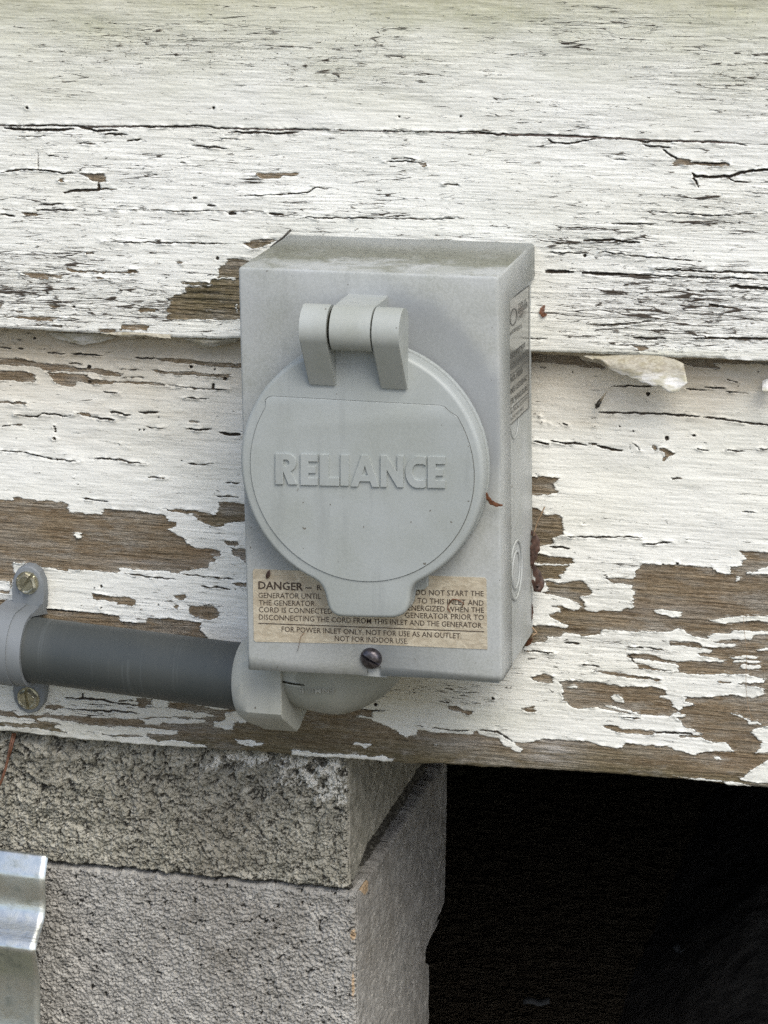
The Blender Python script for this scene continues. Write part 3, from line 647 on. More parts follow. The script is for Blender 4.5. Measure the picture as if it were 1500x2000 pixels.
def board(ztop, zbot, ytop, ybot, dz, top_hidden=0.0, upper=False, lab=None, rr=0.0022, low=False):
    X1 = cols; zt = ztop(X1) + top_hidden; zb = zbot(X1)
    nr = int((zt - zb).max() / dz)
    v = np.linspace(0, 1, nr)
    # ragged lower arris
    wob = (fbm(X1 * 60, X1 * 0, 5, 4) - 0.5) * 0.0012 + (fbm(X1 * 400, X1 * 0, 6, 3) - 0.5) * 0.0005
    zb = zb + wob
    X = np.repeat(X1[None], nr, 0); Z = zt[None] + (zb - zt)[None] * v[:, None]
    Yb = ytop + (ybot - ytop) * v[:, None] + 0 * X
    px, py = proj(X, Yb, Z)
    mx, mz = X * 1000, Z * 1000
    # domain warp : torn along the grain
    wx = (fbm(mx / 14, mz / 0.55, 1, 3) - 0.5) * 11 + (fbm(mx / 2.2, mz / 1.6, 2, 2) - 0.5) * 3.5
    wy = (fbm(mx / 4.5, mz / 5.0, 3, 3) - 0.5) * 4.5 + (vnoise(mx / 1.1, mz / 2.0, 4) - 0.5) * 1.8
    bare, ok = samp(F0, px + wx, py + wy)
    crk, _ = samp(F1, px + wx * 0.12, py + (fbm(mx / 3.5, mz / 6, 8, 3) - 0.5) * 4.5)
    far = (fbm(mx / 26, mz / 5, 7, 5) - 0.63) * 90                       # outside the photographed part
    bare = np.where(ok, bare, far); crk = np.where(ok, crk, -26)
    f = np.maximum(bare, crk)
    # density of fine cracking
    D = blob(px, py, [(60,560,260,110,1.0),(260,600,250,60,0.95),(1330,600,300,110,1.0),(1150,470,280,60,0.75),(330,330,420,60,0.55),(150,420,260,60,0.6),(640,400,300,40,0.6),
                      (1400,420,200,90,0.7),(820,330,260,60,0.45),(1450,150,260,110,0.62),(350,80,420,80,0.6),(700,120,300,80,0.6),(1150,60,300,80,0.6),(1200,1120,70,60,0.5),(420,1040,60,40,0.5),
                      (900,1350,120,50,0.5),(1150,1300,260,120,0.45),(150,1390,260,40,0.5),(300,1190,240,40,0.45),(60,140,200,90,0.4),(1100,230,300,80,0.45)])
    D = np.maximum(D, 0.16 if not upper else 0.36)
    if not upper: D = np.where((py > 690) & (py < 960), np.minimum(D, 0.12), D)
    D = D * (0.75 + 0.5 * fbm(mx / 30, mz / 7, 9, 3))
    pit = blob(px, py, [(815,1345,70,40,1.0),(900,1375,120,45,0.7),(1020,1390,120,50,0.45),(700,70,140,60,0.8),(1450,30,240,80,0.62),(1350,130,300,80,0.6),(350,100,460,90,0.75),
                        (60,180,120,70,0.35),(450,1050,40,40,0.6),(640,200,120,60,0.4),(1170,1330,60,60,0.4),(1300,420,200,90,0.35),(520,250,300,60,0.35)])
    pit = np.maximum(pit, 0.10 if py.min() > 600 else 0.2)
    tint = blob(px, py, [(400,570,110,80,1.0),(750,1480,260,40,1.0),(560,1440,180,40,0.7),(520,495,60,30,0.9),(1100,1480,160,26,0.8),(350,680,200,30,0.35),(1030,1240,60,40,0.5),(1100,1120,80,140,0.35),(440,1020,60,40,0.6)])
    tint = np.maximum(tint, 0.9 * sstep(0.012, 0.002, np.abs(Z - zb[None])) if not upper else 0)
    pale = blob(px, py, [(1075,1470,60,32,0.9),(920,1450,90,22,0.5),(1300,1190,120,16,0.35),(290,1100,120,8,0.5)])
    if upper: gr = 0.0 * X
    else: gr = 0.0 * X
    gr = gr + 1.1 * sstep(250, -120, py + (fbm(mx / 40, mz / 14, 10, 4) - 0.5) * 160)  # yellow-green tone grows towards the top of the siding
    gr = gr + 0.55 * blob(px, py, [(780,1350,160,60,0.85),(930,1400,110,30,0.6),(1300,690,170,8,0.8),(150,1420,250,20,0.4)])
    if not upper: gr = gr + 0.0
    # relief
    pt = sstep(0.8, -0.8, f)                                             # 1 on paint
    lift = np.exp(-np.clip(-f, 0, 40) / 3.2) * sstep(0.45, 0.75, fbm(mx / 5, mz / 3, 12, 3)) * pt
    grain = fbm(mx / 22, mz / 0.85, 13, 4, 0.6) - 0.5
    deep = blob(px, py, [(410,580,90,70,1.0)])
    h = pt * 0.00055 + lift * 0.0012 + (1 - pt) * grain * (0.0012 + 0.0022 * deep) + pt * grain * 0.0005 * (0.5 + D)
    h = h - sstep(0.0, 2.0, crk) * 0.0009 + (fbm(mx / 50, mz / 18, 14, 3) - 0.5) * 0.0022 + pt * (fbm(mx / 9, mz / 2.2, 15, 3) - 0.5) * 0.0004
    # rounded lower arris then the underside
    dd = (Z - zb[None])
    rnd = np.clip(1 - dd / rr, 0, 1); h = h - rr * (1 - np.sqrt(np.clip(1 - rnd ** 2, 0, 1)))
    Y = Yb - h
    att = [f, D + 0 * X, pit + 0 * X, tint]; brn = 0 * X
    if low:
        brn = 0.85 * sstep(880, 690, py + (fbm(mx / 30, mz / 8, 11, 3) - 0.5) * 90) * (0.7 + 0.3 * sstep(900, 1200, px) ) + 0.35 * sstep(725, 670, py) + 0.12 * blob(px, py, [(350, 870, 260, 50, 1.0)])
        brn = np.maximum(brn, 0.45 * blob(px, py, [(800, 1340, 150, 60, 1.0), (300, 1410, 300, 30, 0.6)]))
    brn = np.maximum(brn, 0.3 * sstep(60, -80, py))
    att2 = [np.clip(gr, 0, 1), np.clip(brn, 0, 1), pale + 0 * X, sstep(-0.5, 1.0, crk)]
    # underside rows
    for k, (yy, zz) in enumerate(((0.002, 0.0), (0.010, 0.0003), (0.022, 0.0006))):
        X = np.vstack([X, X1[None]]); Y = np.vstack([Y, (Y[nr - 1:nr] * 0 + ybot + rr + yy)]); Z = np.vstack([Z, (zb + zz)[None]])
        for A in (att, att2):
            for q in range(4): A[q] = np.vstack([A[q], A[q][-1:]])
    o = grid_mesh('siding_board', X, Y, Z, BOARD, wall, att, att2)
    if lab: o['label'] = lab
    return o

zAB = curve(J_AB, 0.006); zBC = curve(J_BC, -0.002); zC = curve(J_C, -0.002)
zBCu = curve(J_BC, 0.013)
zTop = lambda X: 0 * X + 0.262
board(zTop, lambda X: zAB(X) + 0.0001, 0.009, 0.0060, 0.00044, rr=0.0005, lab='upper board with mostly intact yellowish white paint')
board(zAB, zBC, 0.006, -0.002, 0.00036, upper=True, lab='middle board with shredded white paint')
board(lambda X: zBCu(X) + 0.012, zC, 0.014, -0.002, 0.00037, low=True, lab='lowest board with large bare brown patches')
# boards above the picture, up to the soffit
for i in range(4):
    z0 = 0.262 + 0.0005 + i * 0.115
    b = board(lambda X, q=z0: 0 * X + q + 0.115, lambda X, q=z0: 0 * X + q, 0.012, 0.0, 0.004)

# ------------------------------------------------------------------ foundation
YF = 0.011
xc_u = at(681, 1560, YF)[0]; xc_l = at(697, 1800, YF)[0]
ZJ = at(400, 1714, YF)[2]
found = empty('foundation_wall', (0, 0.1, GZ)); tag(found, 'grey concrete block foundation with dark vent opening beside its corner', 'wall')
_bk = np.array([atx(x, y, xc_l) for x, y in ((873,1480),(872,1600),(870,1700),(868,1760),(861,1790),(846,1812),(838,1835),(832,1850),(830,1868),(831,1878),(838,1885),(837,1960),(838,2010),(836,2100))])
_bk = _bk[np.argsort(_bk[:, 2])]
def yback(z): return np.interp(z, _bk[:, 2], _bk[:, 1])

def block(xl, xr, ztop, zbot, rough, hi=True, side=1, lab=None, corner=True):
    """front face, rounded corner, return face and inner face in one sheet; side=1: return at the right end"""
    st = 0.00042 if hi else 0.004
    vis = at(-25, 1700, YF)[0]
    if hi:
        fx = np.concatenate([np.arange(xl, vis, 0.006), np.arange(max(xl, vis), xr, st)])
    else: fx = np.arange(xl, xr, 0.01)
    r = 0.0025
    L1 = fx - xr                                    # negative arclength on the front
    dep = 0.195
    sy = np.linspace(0, 1, 420 if hi else 12)[1:]
    zs = np.linspace(ztop, zbot, int((ztop - zbot) / (st if hi else 0.01)) + 2) if not hi else None
    if hi:
        zv = at(-20, 2060, YF)[2]
        zs = np.concatenate([np.arange(ztop, max(zbot, zv), -st), np.arange(zv, zbot, -0.006)]) if zbot < zv else np.arange(ztop, zbot - st, -st)
        zs[-1] = zbot
    Zg = np.repeat(zs[:, None], len(fx) + len(sy), 1)
    yb = yback(zs)[:, None] if corner else np.full((len(zs), 1), YF + dep)
    Xf = np.repeat(fx[None], len(zs), 0); Yf = Xf * 0 + YF
    Ys = YF + sy[None] * (yb - YF); Xs = Ys * 0 + xr
    X = np.hstack([Xf, Xs]); Y = np.hstack([Yf, Ys])
    if corner:
        opn = (0.0088 if rough else 0.0012) * sstep(0.004, 0.045, Y - YF) * np.hstack([Xf * 0, Xs * 0 + 1])
        tt = (ztop - Zg) / (ztop - zbot)
        Zg = Zg + (opn * tt if rough else -opn * (1 - tt))
    nx = np.hstack([Xf * 0, Xs * 0 + 1]); ny = np.hstack([Xf * 0 - 1, Xs * 0])
    U = np.hstack([Xf * 1000, xr * 1000 + (Ys - YF) * 1000]); V = Zg * 1000
    px, py = proj(X, Y, Zg)
    isf = np.hstack([Xf * 0 + 1, Xs * 0])
    if rough:
        wu = U + (fbm(U / 5, V / 5, 1, 4) - 0.5) * 8; wv = V + (fbm(U / 5, V / 5, 5, 4) - 0.5) * 8
        f1, f2, cid = worley(wu / 5.2, wv / 4.8, 0); g1, g2, gid = worley(wu / 1.7, wv / 1.7, 4)
        big = sstep(0.02, 0.55, (f2 - f1) + 0.5 * (fbm(U / 2, V / 2, 2, 3) - 0.5)) * (0.25 + 0.75 * cid); small = sstep(0.0, 0.35, g2 - g1) * (0.3 + 0.7 * gid)
        up = sstep(1690, 1480, py)
        lump = sstep(0.36, 0.60, (1 - 0.6 * up) * fbm(wu / 2.8, wv / 2.4, 2, 4, 0.6) + 0.6 * up * fbm(wu / 5.5, wv / 4.8, 6, 3, 0.5)); rid = 1 - np.abs(2 * fbm(wu / 2.4, wv / 1.9, 8, 4, 0.6) - 1)
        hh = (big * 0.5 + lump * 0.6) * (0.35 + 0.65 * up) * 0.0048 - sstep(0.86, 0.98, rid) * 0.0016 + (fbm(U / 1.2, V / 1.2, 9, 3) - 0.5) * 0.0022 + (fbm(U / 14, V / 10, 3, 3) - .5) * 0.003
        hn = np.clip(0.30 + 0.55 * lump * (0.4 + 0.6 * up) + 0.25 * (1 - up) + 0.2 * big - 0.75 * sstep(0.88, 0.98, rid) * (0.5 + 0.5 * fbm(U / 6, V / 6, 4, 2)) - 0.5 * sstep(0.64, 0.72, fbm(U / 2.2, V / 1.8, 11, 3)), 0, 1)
        pb = blob(px, py, [(620,1505,110,44,0.95),(650,1545,60,34,0.8),(480,1485,160,28,0.7),(560,1490,120,24,0.7),(680,1535,8,40,0.75),(300,1475,60,20,0.3)])
        paint = isf * pb * (0.35 + 0.65 * lump) * (0.35 + 1.15 * fbm(U / 1.2, V / 2.6, 7, 4))
    else:
        wu = U + (fbm(U / 2, V / 2, 1, 3) - 0.5) * 3; wv = V + (fbm(U / 2, V / 2, 5, 3) - 0.5) * 3
        f1, f2, cid = worley((wu + 0.5 * wv) / 3.0, (wv - 0.3 * wu) / 1.9, 2)
        c = sstep(0.0, 0.30, f2 - f1)
        uu, vv_ = wu + 0.5 * wv, wv - 0.3 * wu
        rid = 1 - np.abs(2 * fbm(uu / 2.6, vv_ / 1.5, 8, 4, 0.6) - 1)
        c = 1 - 0.9 * sstep(0.84, 0.99, rid)
        pitn = sstep(0.70, 0.78, fbm(U / 2.6, V / 2.2, 11, 3))
        hh = c * 0.0011 + (fbm(uu / 1.8, vv_ / 1.2, 10, 3) - 0.5) * 0.0026 + (fbm(U / 1.0, V / 0.8, 9, 3) - 0.5) * 0.0018 - pitn * 0.0026
        hn = np.clip(0.30 + 0.55 * c - pitn, 0, 1); paint = 0 * U
    hs = (fbm(U / 5, V / 2.2, 12, 4) - 0.5) * 0.0010 + (vnoise(U / 0.7, V / 0.7, 6) - 0.5) * 0.0003
    spit = sstep(0.76, 0.80, fbm(U / 5, V / 3, 13, 3))
    hs = hs - spit * 0.002
    k = sstep(0, 1, isf) if False else isf
    H = hh * k + hs * (1 - k); HN = hn * k + (0.62 - 0.6 * spit) * (1 - k)
    # corner rounding / chipping
    cw = np.abs(U - xr * 1000); chip = 1.5 + 2.0 * fbm(V / 6, V * 0, 14, 3)
    H = H - 0.0022 * np.clip(1 - cw / chip, 0, 1) ** 2
    # edges of the block top and bottom are worn back
    edge = np.minimum(np.abs(Zg - Zg[:1]), np.abs(Zg - Zg[-1:])) * 1000
    H = H - 0.0025 * np.clip(1 - edge / (1.0 + 1.2 * fbm(U / 5, V * 0, 15, 3)), 0, 1) ** 2
    Xo = X + nx * H; Yo = Y + ny * H
    jag = (fbm(U / 6, U * 0, 3, 4) - 0.5) * 0.0028
    Zo = Zg + jag * np.clip(1 - edge / 6, 0, 1)
    blot = blob(px, py, [(712,1728,9,24,1.0),(690,1825,7,14,0.95),(775,1600,7,22,0.6),(690,1925,6,60,0.62),(788,1560,6,10,0.5)]) if corner and hi else 0 * U
    # inner face
    for yy in (0.0, 0.06, 0.14):
        Xo = np.hstack([Xo, Xo[:, -1:] * 0 + xr - 0.006 - yy]); Yo = np.hstack([Yo, Yo[:, -1:] + 0.001]); Zo = np.hstack([Zo, Zo[:, -1:]])
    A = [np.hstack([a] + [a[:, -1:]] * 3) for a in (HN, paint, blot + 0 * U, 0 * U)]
    # top and bottom caps
    def cap(a, f=1): return np.vstack([a[:1], a, a[-1:]])
    Zo = cap(Zo); yin = cap(Yo); xin = cap(Xo)
    fcol = np.concatenate([np.ones(len(fx)), np.zeros(len(sy) + 3)])
    for q_ in (0, -1):
        yin[q_] += 0.03 * fcol; xin[q_] -= 0.03 * (1 - fcol); Zo[q_] = Zo[q_].mean() * 0 + np.median(Zo[q_])
    A = [cap(a) for a in A]
    if side < 0:
        xm = (xl + xr) / 2; xin = 2 * xm - xin
        xin, yin, Zo = xin[:, ::-1], yin[:, ::-1], Zo[:, ::-1]; A = [a[:, ::-1] for a in A]
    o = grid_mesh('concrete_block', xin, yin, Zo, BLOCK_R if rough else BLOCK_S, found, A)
    if lab: o['label'] = lab
    return o

ZT = -0.150
block(xc_u - 0.397, xc_u, ZT, ZJ + 0.0012, True, lab='upper block with rough pebbly dark grey face and splashes of white paint')
block(xc_l - 0.397, xc_l, ZJ - 0.0012, ZJ - 0.19, False, lab='lower block with smoother finely pitted pale grey face')
for x in (xc_u - 0.397 - 0.01,):
    block(x - 0.397, x, ZT, ZJ + 0.003, True, False, corner=False); block(x - 0.397, x, ZJ - 0.003, ZJ - 0.19, False, False, corner=False)
    block(x - 0.81, x - 0.41, ZT, ZJ + 0.003, True, False, corner=False); block(x - 0.81, x - 0.41, ZJ - 0.003, ZJ - 0.19, False, False, corner=False)
xo = xc_l + 0.42
for q in range(3):
    block(xo + q * 0.407, xo + 0.397 + q * 0.407, ZT, ZJ + 0.003, True, False, side=-1, corner=False)
    block(xo + q * 0.407, xo + 0.397 + q * 0.407, ZJ - 0.003, ZJ - 0.19, False, False, side=-1, corner=False)
for x in (xc_l - 1.2, xc_l - 0.8, xc_l - 0.4, xc_l + 0.007, xo, xo + 0.407, xo + 0.814):
    block(x, x + 0.397, ZJ - 0.20, GZ - 0.03, False, False, corner=False)
# mortar bed seen on the return face
def mortar():
    us = np.arange(-0.20, 0.19, 0.0006); vz = np.linspace(0.0125, -0.0045, 40)
    X = np.where(us < 0, xc_u + us, xc_u - 0.0030)[None] + 0 * vz[:, None]
    Y = np.where(us < 0, YF + 0.006, YF + 0.003 + np.clip(us, 0, 1))[None] + 0 * vz[:, None]
    Z = ZJ + vz[:, None] + 0 * us[None]
    U = us[None] * 1000 + 0 * Z; V = Z * 1000
    f1, f2, cid = worley((U + V * 0.8 + 4 * fbm(U / 3, V / 3, 2, 3)) / 5.0 + 3, (V + 4 * fbm(U / 3, V / 3, 5, 3)) / 5, 5)
    H = (sstep(0, 0.5, f2 - f1) * 0.0016 + (fbm(U / 2, V / 2, 8, 3) - 0.5) * 0.0022 - 0.001) * (us > 0)[None]
    H = H + 0.003 * np.clip(1 - np.abs(U - 3) / 10, 0, 1) * (us > 0)[None]
    A = [np.clip(0.03 + 0.2 * sstep(0.1, 0.6, f2 - f1) * cid, 0, 1), 0 * U, 0 * U, 0 * U]
    return grid_mesh('mortar_joint', X + H, Y, Z, BLOCK_R, found, A)
mortar()

# crawl space behind the opening
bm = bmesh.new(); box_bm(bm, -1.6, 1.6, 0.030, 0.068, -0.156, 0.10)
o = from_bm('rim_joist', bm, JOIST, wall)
crawl = empty('crawl_space', (0, 2, GZ)); tag(crawl, 'dark crawl space behind the opening under the siding', kind='structure')
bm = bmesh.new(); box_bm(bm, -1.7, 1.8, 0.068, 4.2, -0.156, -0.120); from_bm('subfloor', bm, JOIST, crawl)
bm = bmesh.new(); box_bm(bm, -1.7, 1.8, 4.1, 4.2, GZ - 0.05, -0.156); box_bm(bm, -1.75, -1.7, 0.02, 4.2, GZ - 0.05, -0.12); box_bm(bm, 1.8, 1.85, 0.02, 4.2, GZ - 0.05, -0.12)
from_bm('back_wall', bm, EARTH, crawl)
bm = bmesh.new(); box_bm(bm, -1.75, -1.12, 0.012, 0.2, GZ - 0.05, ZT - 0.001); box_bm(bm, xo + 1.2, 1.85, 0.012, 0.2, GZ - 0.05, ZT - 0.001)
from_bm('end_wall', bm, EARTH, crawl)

def mound():
    xs_ = np.linspace(-0.05, 1.1, 90); ys_ = np.linspace(0.22, 1.6, 80)
    X, Y = np.meshgrid(xs_, ys_[::-1])
    edge_ = sstep(0, 0.2, X + 0.05) * sstep(0, 0.25, 1.1 - X) * sstep(0, 0.2, Y - 0.22) * sstep(0, 0.4, 1.6 - Y)
    Z = GZ - 0.02 + edge_ * (0.02 + 0.12 * fbm(X * 3.1, Y * 2.7, 3, 5) + 0.02 * fbm(X * 30, Y * 30, 4, 3))
    return grid_mesh('soil_mound', X, Y, Z, simple('grey_subsoil', (0.11, 0.10, 0.085), 0.95, 0, 0.5, 60, 0.004), crawl)
mound()
def scrap(x, y, z, a, l, w__, label):
    bm = bmesh.new(); G_ = []
    for i in range(7):
        G_.append([bm.verts.new((x + math.cos(a) * (i / 6 - .5) * l - math.sin(a) * j * w__, y + math.sin(a) * (i / 6 - .5) * l + math.cos(a) * j * w__, z + 0.001 * math.sin(i * 1.3) + 0.001 * j)) for j in (-1, 0, 1)])
    for p_, q_ in zip(G_, G_[1:]):
        for j in (0, 1): bm.faces.new((p_[j], p_[j + 1], q_[j + 1], q_[j]))
    o = from_bm('plastic_scrap', bm, simple('pale_plastic', (0.08, 0.085, 0.085), 0.7), None, True); md = o.modifiers.new('thickness', 'SOLIDIFY'); md.thickness = 0.0008
    return tag(o, label, 'litter', 'plastic scraps lying in the crawl space')
_s = at(1048, 1957, 0.45); scrap(_s[0], 0.45, _s[2], 0.2, 0.018, 0.003, 'small pale scrap lying in the dark crawl space near the bottom of the opening')
_s = at(1325, 1855, 0.6); scrap(_s[0], 0.6, _s[2], -0.9, 0.012, 0.002, 'tiny pale scrap deeper in the dark crawl space at the right')

# ------------------------------------------------------------------ corrugated galvanised sheet, bottom left
XG = at(95, 1669, -0.004)[0]
prof = [atx(x, y, XG)[1:] for x, y in ((95,1669),(90,1706),(88.6,1714),(88.8,1741),(90,1759),(89,1785),(85,1805),(70.5,1850),(70,1860),(72.5,1874),(78.5,1912),(79,1960),(79,2000),(77,2040))]
prof = [(float(a), float(b)) for a, b in prof]
zlast = prof[-1][1]
for q in range(1, 6): prof += [(prof[-1][0] - 0.004, zlast - 0.02 * q)] if q == 1 else [(-0.012 + 0.010 * ((q + 1) % 2), zlast - 0.022 * q)]
def smooth_prof(P, it=2):
    for _ in range(it):
        Q = [P[0]]
        for a, b in zip(P, P[1:]):
            Q += [(a[0] * .78 + b[0] * .22, a[1] * .78 + b[1] * .22), (a[0] * .22 + b[0] * .78, a[1] * .22 + b[1] * .78)]
        P = Q + [P[-1]]
    return P
prof = smooth_prof(prof, 1)
bm = bmesh.new()
xs = np.concatenate([[XG], XG - np.linspace(0.004, 0.42, 40)])
tilt = 0.024
G = [[bm.verts.new((x, y + 0.0004 * math.sin(90 * x + 7 * z), z + (XG - x) * tilt)) for x in xs] for y, z in prof]
for a, b in zip(G, G[1:]):
    for i in range(len(xs) - 1): bm.faces.new((a[i], a[i + 1], b[i + 1], b[i]))
o = from_bm('corrugated_sheet', bm, GALV, None, True)
md = o.modifiers.new('thickness', 'SOLIDIFY'); md.thickness = 0.0009; md.offset = 0
tag(o, 'corrugated galvanised steel sheet standing against the concrete blocks', 'metal sheet')

# ------------------------------------------------------------------ power inlet box
BX = empty('power_inlet_box', (0, 0, -0.10)); tag(BX, 'grey metal power inlet box with round hinged lid screwed to the siding', 'inlet box')
YB = -0.087
cTL, cTR, cBR, cBL = (at(464, 521, YB), at(974, 540, YB), at(981, 1331, YB), at(483, 1308, YB))
bm = bmesh.new()
fr = [bm.verts.new(tuple(p)) for p in (cTL, cTR, cBR, cBL)]
bkv = [bm.verts.new((p[0], -0.0005, p[2])) for p in (cTL, cTR, cBR, cBL)]
ff = bm.faces.new(fr)
for i in range(4): bm.faces.new((fr[i], bkv[i], bkv[(i + 1) % 4], fr[(i + 1) % 4]))
be = [e for e in bm.edges if not (e.verts[0] in bkv and e.verts[1] in bkv) and not (set(e.verts) == {fr[2], fr[3]})
      and not (set(e.verts) == {fr[2], bkv[2]}) and not (set(e.verts) == {fr[3], bkv[3]})]
bmesh.ops.bevel(bm, geom=be, offset=0.0021, segments=3, affect='EDGES', profile=0.5)
def cut(co, no): bmesh.ops.bisect_plane(bm, geom=list(bm.verts) + list(bm.edges) + list(bm.faces), plane_co=co, plane_no=no)
ZL = cTR[2] - 0.0165
cut((0, -0.0625, 0), (0, 1, 0)); cut((0, 0, ZL), (0, 0, 1))
n0, n1 = at(716, 1308, YB), at(744, 1308, YB)
cut((n0[0], 0, 0), (1, 0, 0)); cut((n1[0], 0, 0), (1, 0, 0)); cut((0, 0, at(730, 1300, YB)[2]), (0, 0, 1))
kill = []
for f in bm.faces:
    c = f.calc_center_median()
    if c.y > -0.0625 and c.z < ZL: kill.append(f)
    elif n0[0] < c.x < n1[0] and c.z < at(730, 1300, YB)[2] and c.y < -0.08: kill.append(f)
    elif c.z < min(cBL[2], cBR[2]) + 0.0035 and abs(f.normal.z) > 0.9: kill.append(f)
bmesh.ops.delete(bm, geom=kill, context='FACES')
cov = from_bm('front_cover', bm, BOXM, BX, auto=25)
md = cov.modifiers.new('sheet', 'SOLIDIFY'); md.thickness = 0.0013; md.offset = -1
# inner housing
bm = bmesh.new(); ins = 0.0019
h = [cTL + [ins, 0, -ins], cTR + [-ins, 0, -ins], atx(1002, 1294, cBR[0] - 0.001), None]
zb_ = at(1037, 1252, 0)[2] + 0.001
hf = [bm.verts.new((p[0], YB + 0.004, p[2])) for p in (h[0], h[1])] + [bm.verts.new((cBR[0] - ins, YB + 0.004, zb_ + 0.0035)), bm.verts.new((cBL[0] + ins, YB + 0.004, zb_ + 0.0035))]
hb = [bm.verts.new((v.co.x, 0.0, v.co.z)) for v in hf]
bm.faces.new(hf); bm.faces.new(hb[::-1])
for i in range(4): bm.faces.new((hf[i], hb[i], hb[(i + 1) % 4], hf[(i + 1) % 4]))
bmesh.ops.bevel(bm, geom=[e for e in bm.edges], offset=0.0008, segments=2, affect='EDGES')
hous = from_bm('housing', bm, BOXM, BX, auto=25)
XS = cBR[0] - ins          # x of the housing side (about constant)
def xside(z): 
    t = (cTR[2] - z) / (cTR[2] - cBR[2]); return cTR[0] + (cBR[0] - cTR[0]) * t - ins
# knockouts : pressed rings on the right side
def ring_side(name, cy, cz, r, wdt, proud):
    bm = bmesh.new(); n = 40; prev = None; first = None
    rs = [(r - wdt, 0), (r - wdt * .6, proud), (r + wdt * .6, proud), (r + wdt, 0)]
    rings = []
    for a in range(n):
        t = 2 * math.pi * a / n
        rings.append([bm.verts.new((xside(cz + q * math.sin(t)) + d + 0.0001, cy + q * math.cos(t), cz + q * math.sin(t))) for q, d in rs])
    for a in range(n):
        A, B = rings[a], rings[(a + 1) % n]
        for i in range(3): bm.faces.new((A[i], A[i + 1], B[i + 1], B[i]))
    return from_bm(name, bm, BOXM, hous, True)
kc = atx(1010, 1113, XS)
ring_side('knockout', kc[1], kc[2], 0.0145, 0.0008, 0.0007); ring_side('knockout', kc[1], kc[2], 0.0092, 0.0008, 0.0006)
kc2 = atx(1013, 818, XS); ring_side('knockout', kc2[1], kc2[2], 0.0095, 0.0007, 0.0004)

# ---- text and lettering
def text_mesh(s, bold=0.0):
    cu = bpy.data.curves.new('lettering', 'FONT'); cu.body = s; cu.size = 1; cu.offset = bold; cu.resolution_u = 2
    o = bpy.data.objects.new('lettering', cu); C.objects.link(o)
    me = bpy.data.meshes.new_from_object(o.evaluated_get(bpy.context.evaluated_depsgraph_get()))
    bpy.data.objects.remove(o); bpy.data.curves.remove(cu)
    co = np.zeros(len(me.vertices) * 3); me.vertices.foreach_get('co', co); return me, co.reshape(-1, 3)
def place_text(items, fmap, mat, parent, name='lettering', kind=None):
    """items: (text, x0,y0,x1,y1, cap height px, bold)"""
    V, Fc = [], []
    for s, x0, y0, x1, y1, cap, bold in items:
        me, co = text_mesh(s, bold)
        a, b = co[:, 0].min(), co[:, 0].max(); capu = 0.729
        base = len(V)
        for p in co:
            u = (p[0] - a) / (b - a); V.append(fmap(x0 + (x1 - x0) * u, y0 + (y1 - y0) * u - p[1] / capu * cap))
        for f in me.polygons: Fc.append([base + i for i in f.vertices])
        bpy.data.meshes.remove(me)
    me = bpy.data.meshes.new(name); me.from_pydata(V, [], Fc); me.update()
    return link(name, me, mat, parent)

# warning label on the cover
LQ = px_poly([497,1111, 700,1118, 838,1124, 947,1128, 950,1132, 952,1268, 700,1257, 499,1253, 496,1249, 494,1115], YB)
lab = from_bm('warning_label', prism(LQ, YB, YB - 0.00035), LABELM, BX)
fm = lambda x, y: tuple(at(x, y, YB - 0.0005))
items = [('DANGER –', 504.5, 1150, 608.5, 1154, 15.5, 0.02), ('R', 619, 1152.5, 628, 1152.8, 10, 0.01), ('DO NOT START THE', 811.6, 1162.3, 944.6, 1164.5, 11  , 0.004),
 ('GENERATOR UNTIL', 504.5, 1167.6, 627, 1169.8, 10.8  , 0.004), ('D TO THIS INLET AND', 801, 1177.5, 944.6, 1183, 11  , 0.004),
 ('THE GENERATOR.', 505.5, 1182, 617, 1184, 10.8  , 0.004), ('ENERGIZED WHEN THE', 797, 1192.2, 945.2, 1197, 11  , 0.004),
 ('CORD IS CONNECTED', 505.5, 1195.5, 649, 1199.2, 10.8  , 0.004), ('GENERATOR PRIOR TO', 791, 1206.6, 945.2, 1211, 11  , 0.004),
 ('DISCONNECTING THE CORD FROM THIS INLET AND THE GENERATOR.', 505.5, 1210, 943.2, 1226.5, 10.8  , 0.004),
 ('FOR POWER INLET ONLY, NOT FOR USE AS AN OUTLET.', 550, 1233.7, 901.4, 1247, 10.8  , 0.004), ('NOT FOR INDOOR USE.', 653.8, 1252, 797, 1257.4, 10.8  , 0.004)]
place_text(items, fm, INK, lab)
rl = px_poly([505.5,1216, 946,1232.4, 946,1234, 505.5,1217.6], YB)
from_bm('rule', prism(rl, YB - 0.0003, YB - 0.00052), INK, lab)

# rating label on the housing side : in-plane coordinates (y, z)
def sx(px, py, d=0.0):
    p = atx(px, py, XS)
    for _ in range(4): p = atx(px, py, xside(p[2]))
    return np.array([xside(p[2]) + d, p[1], p[2]])
q = [sx(992.5, 586), sx(1032, 557), sx(1032, 796), sx(992.5, 833)]
bm = bmesh.new()
a = [bm.verts.new((p[0] + 0.0004, p[1], p[2])) for p in q]; b = [bm.verts.new((p[0] - 0.0003, p[1], p[2])) for p in q]
bm.faces.new(a); bm.faces.new(b[::-1])
for i in range(4): bm.faces.new((a[i], b[i], b[(i + 1) % 4], a[(i + 1) % 4]))
rat = from_bm('rating_label', bm, LABEL2, BX)
o00, o10, o01 = q[0], q[1], q[3]
def fside(u, v):      # u across 0..1, v down 0..1
    t = o00 + (o10 - o00) * u + (o01 - o00) * v; return (float(t[0]) + 0.0006, float(t[1]), float(t[2]))
def sitems(L): return [(s, x0, y, x1, y, cap, b) for s, x0, x1, y, cap, b in L]
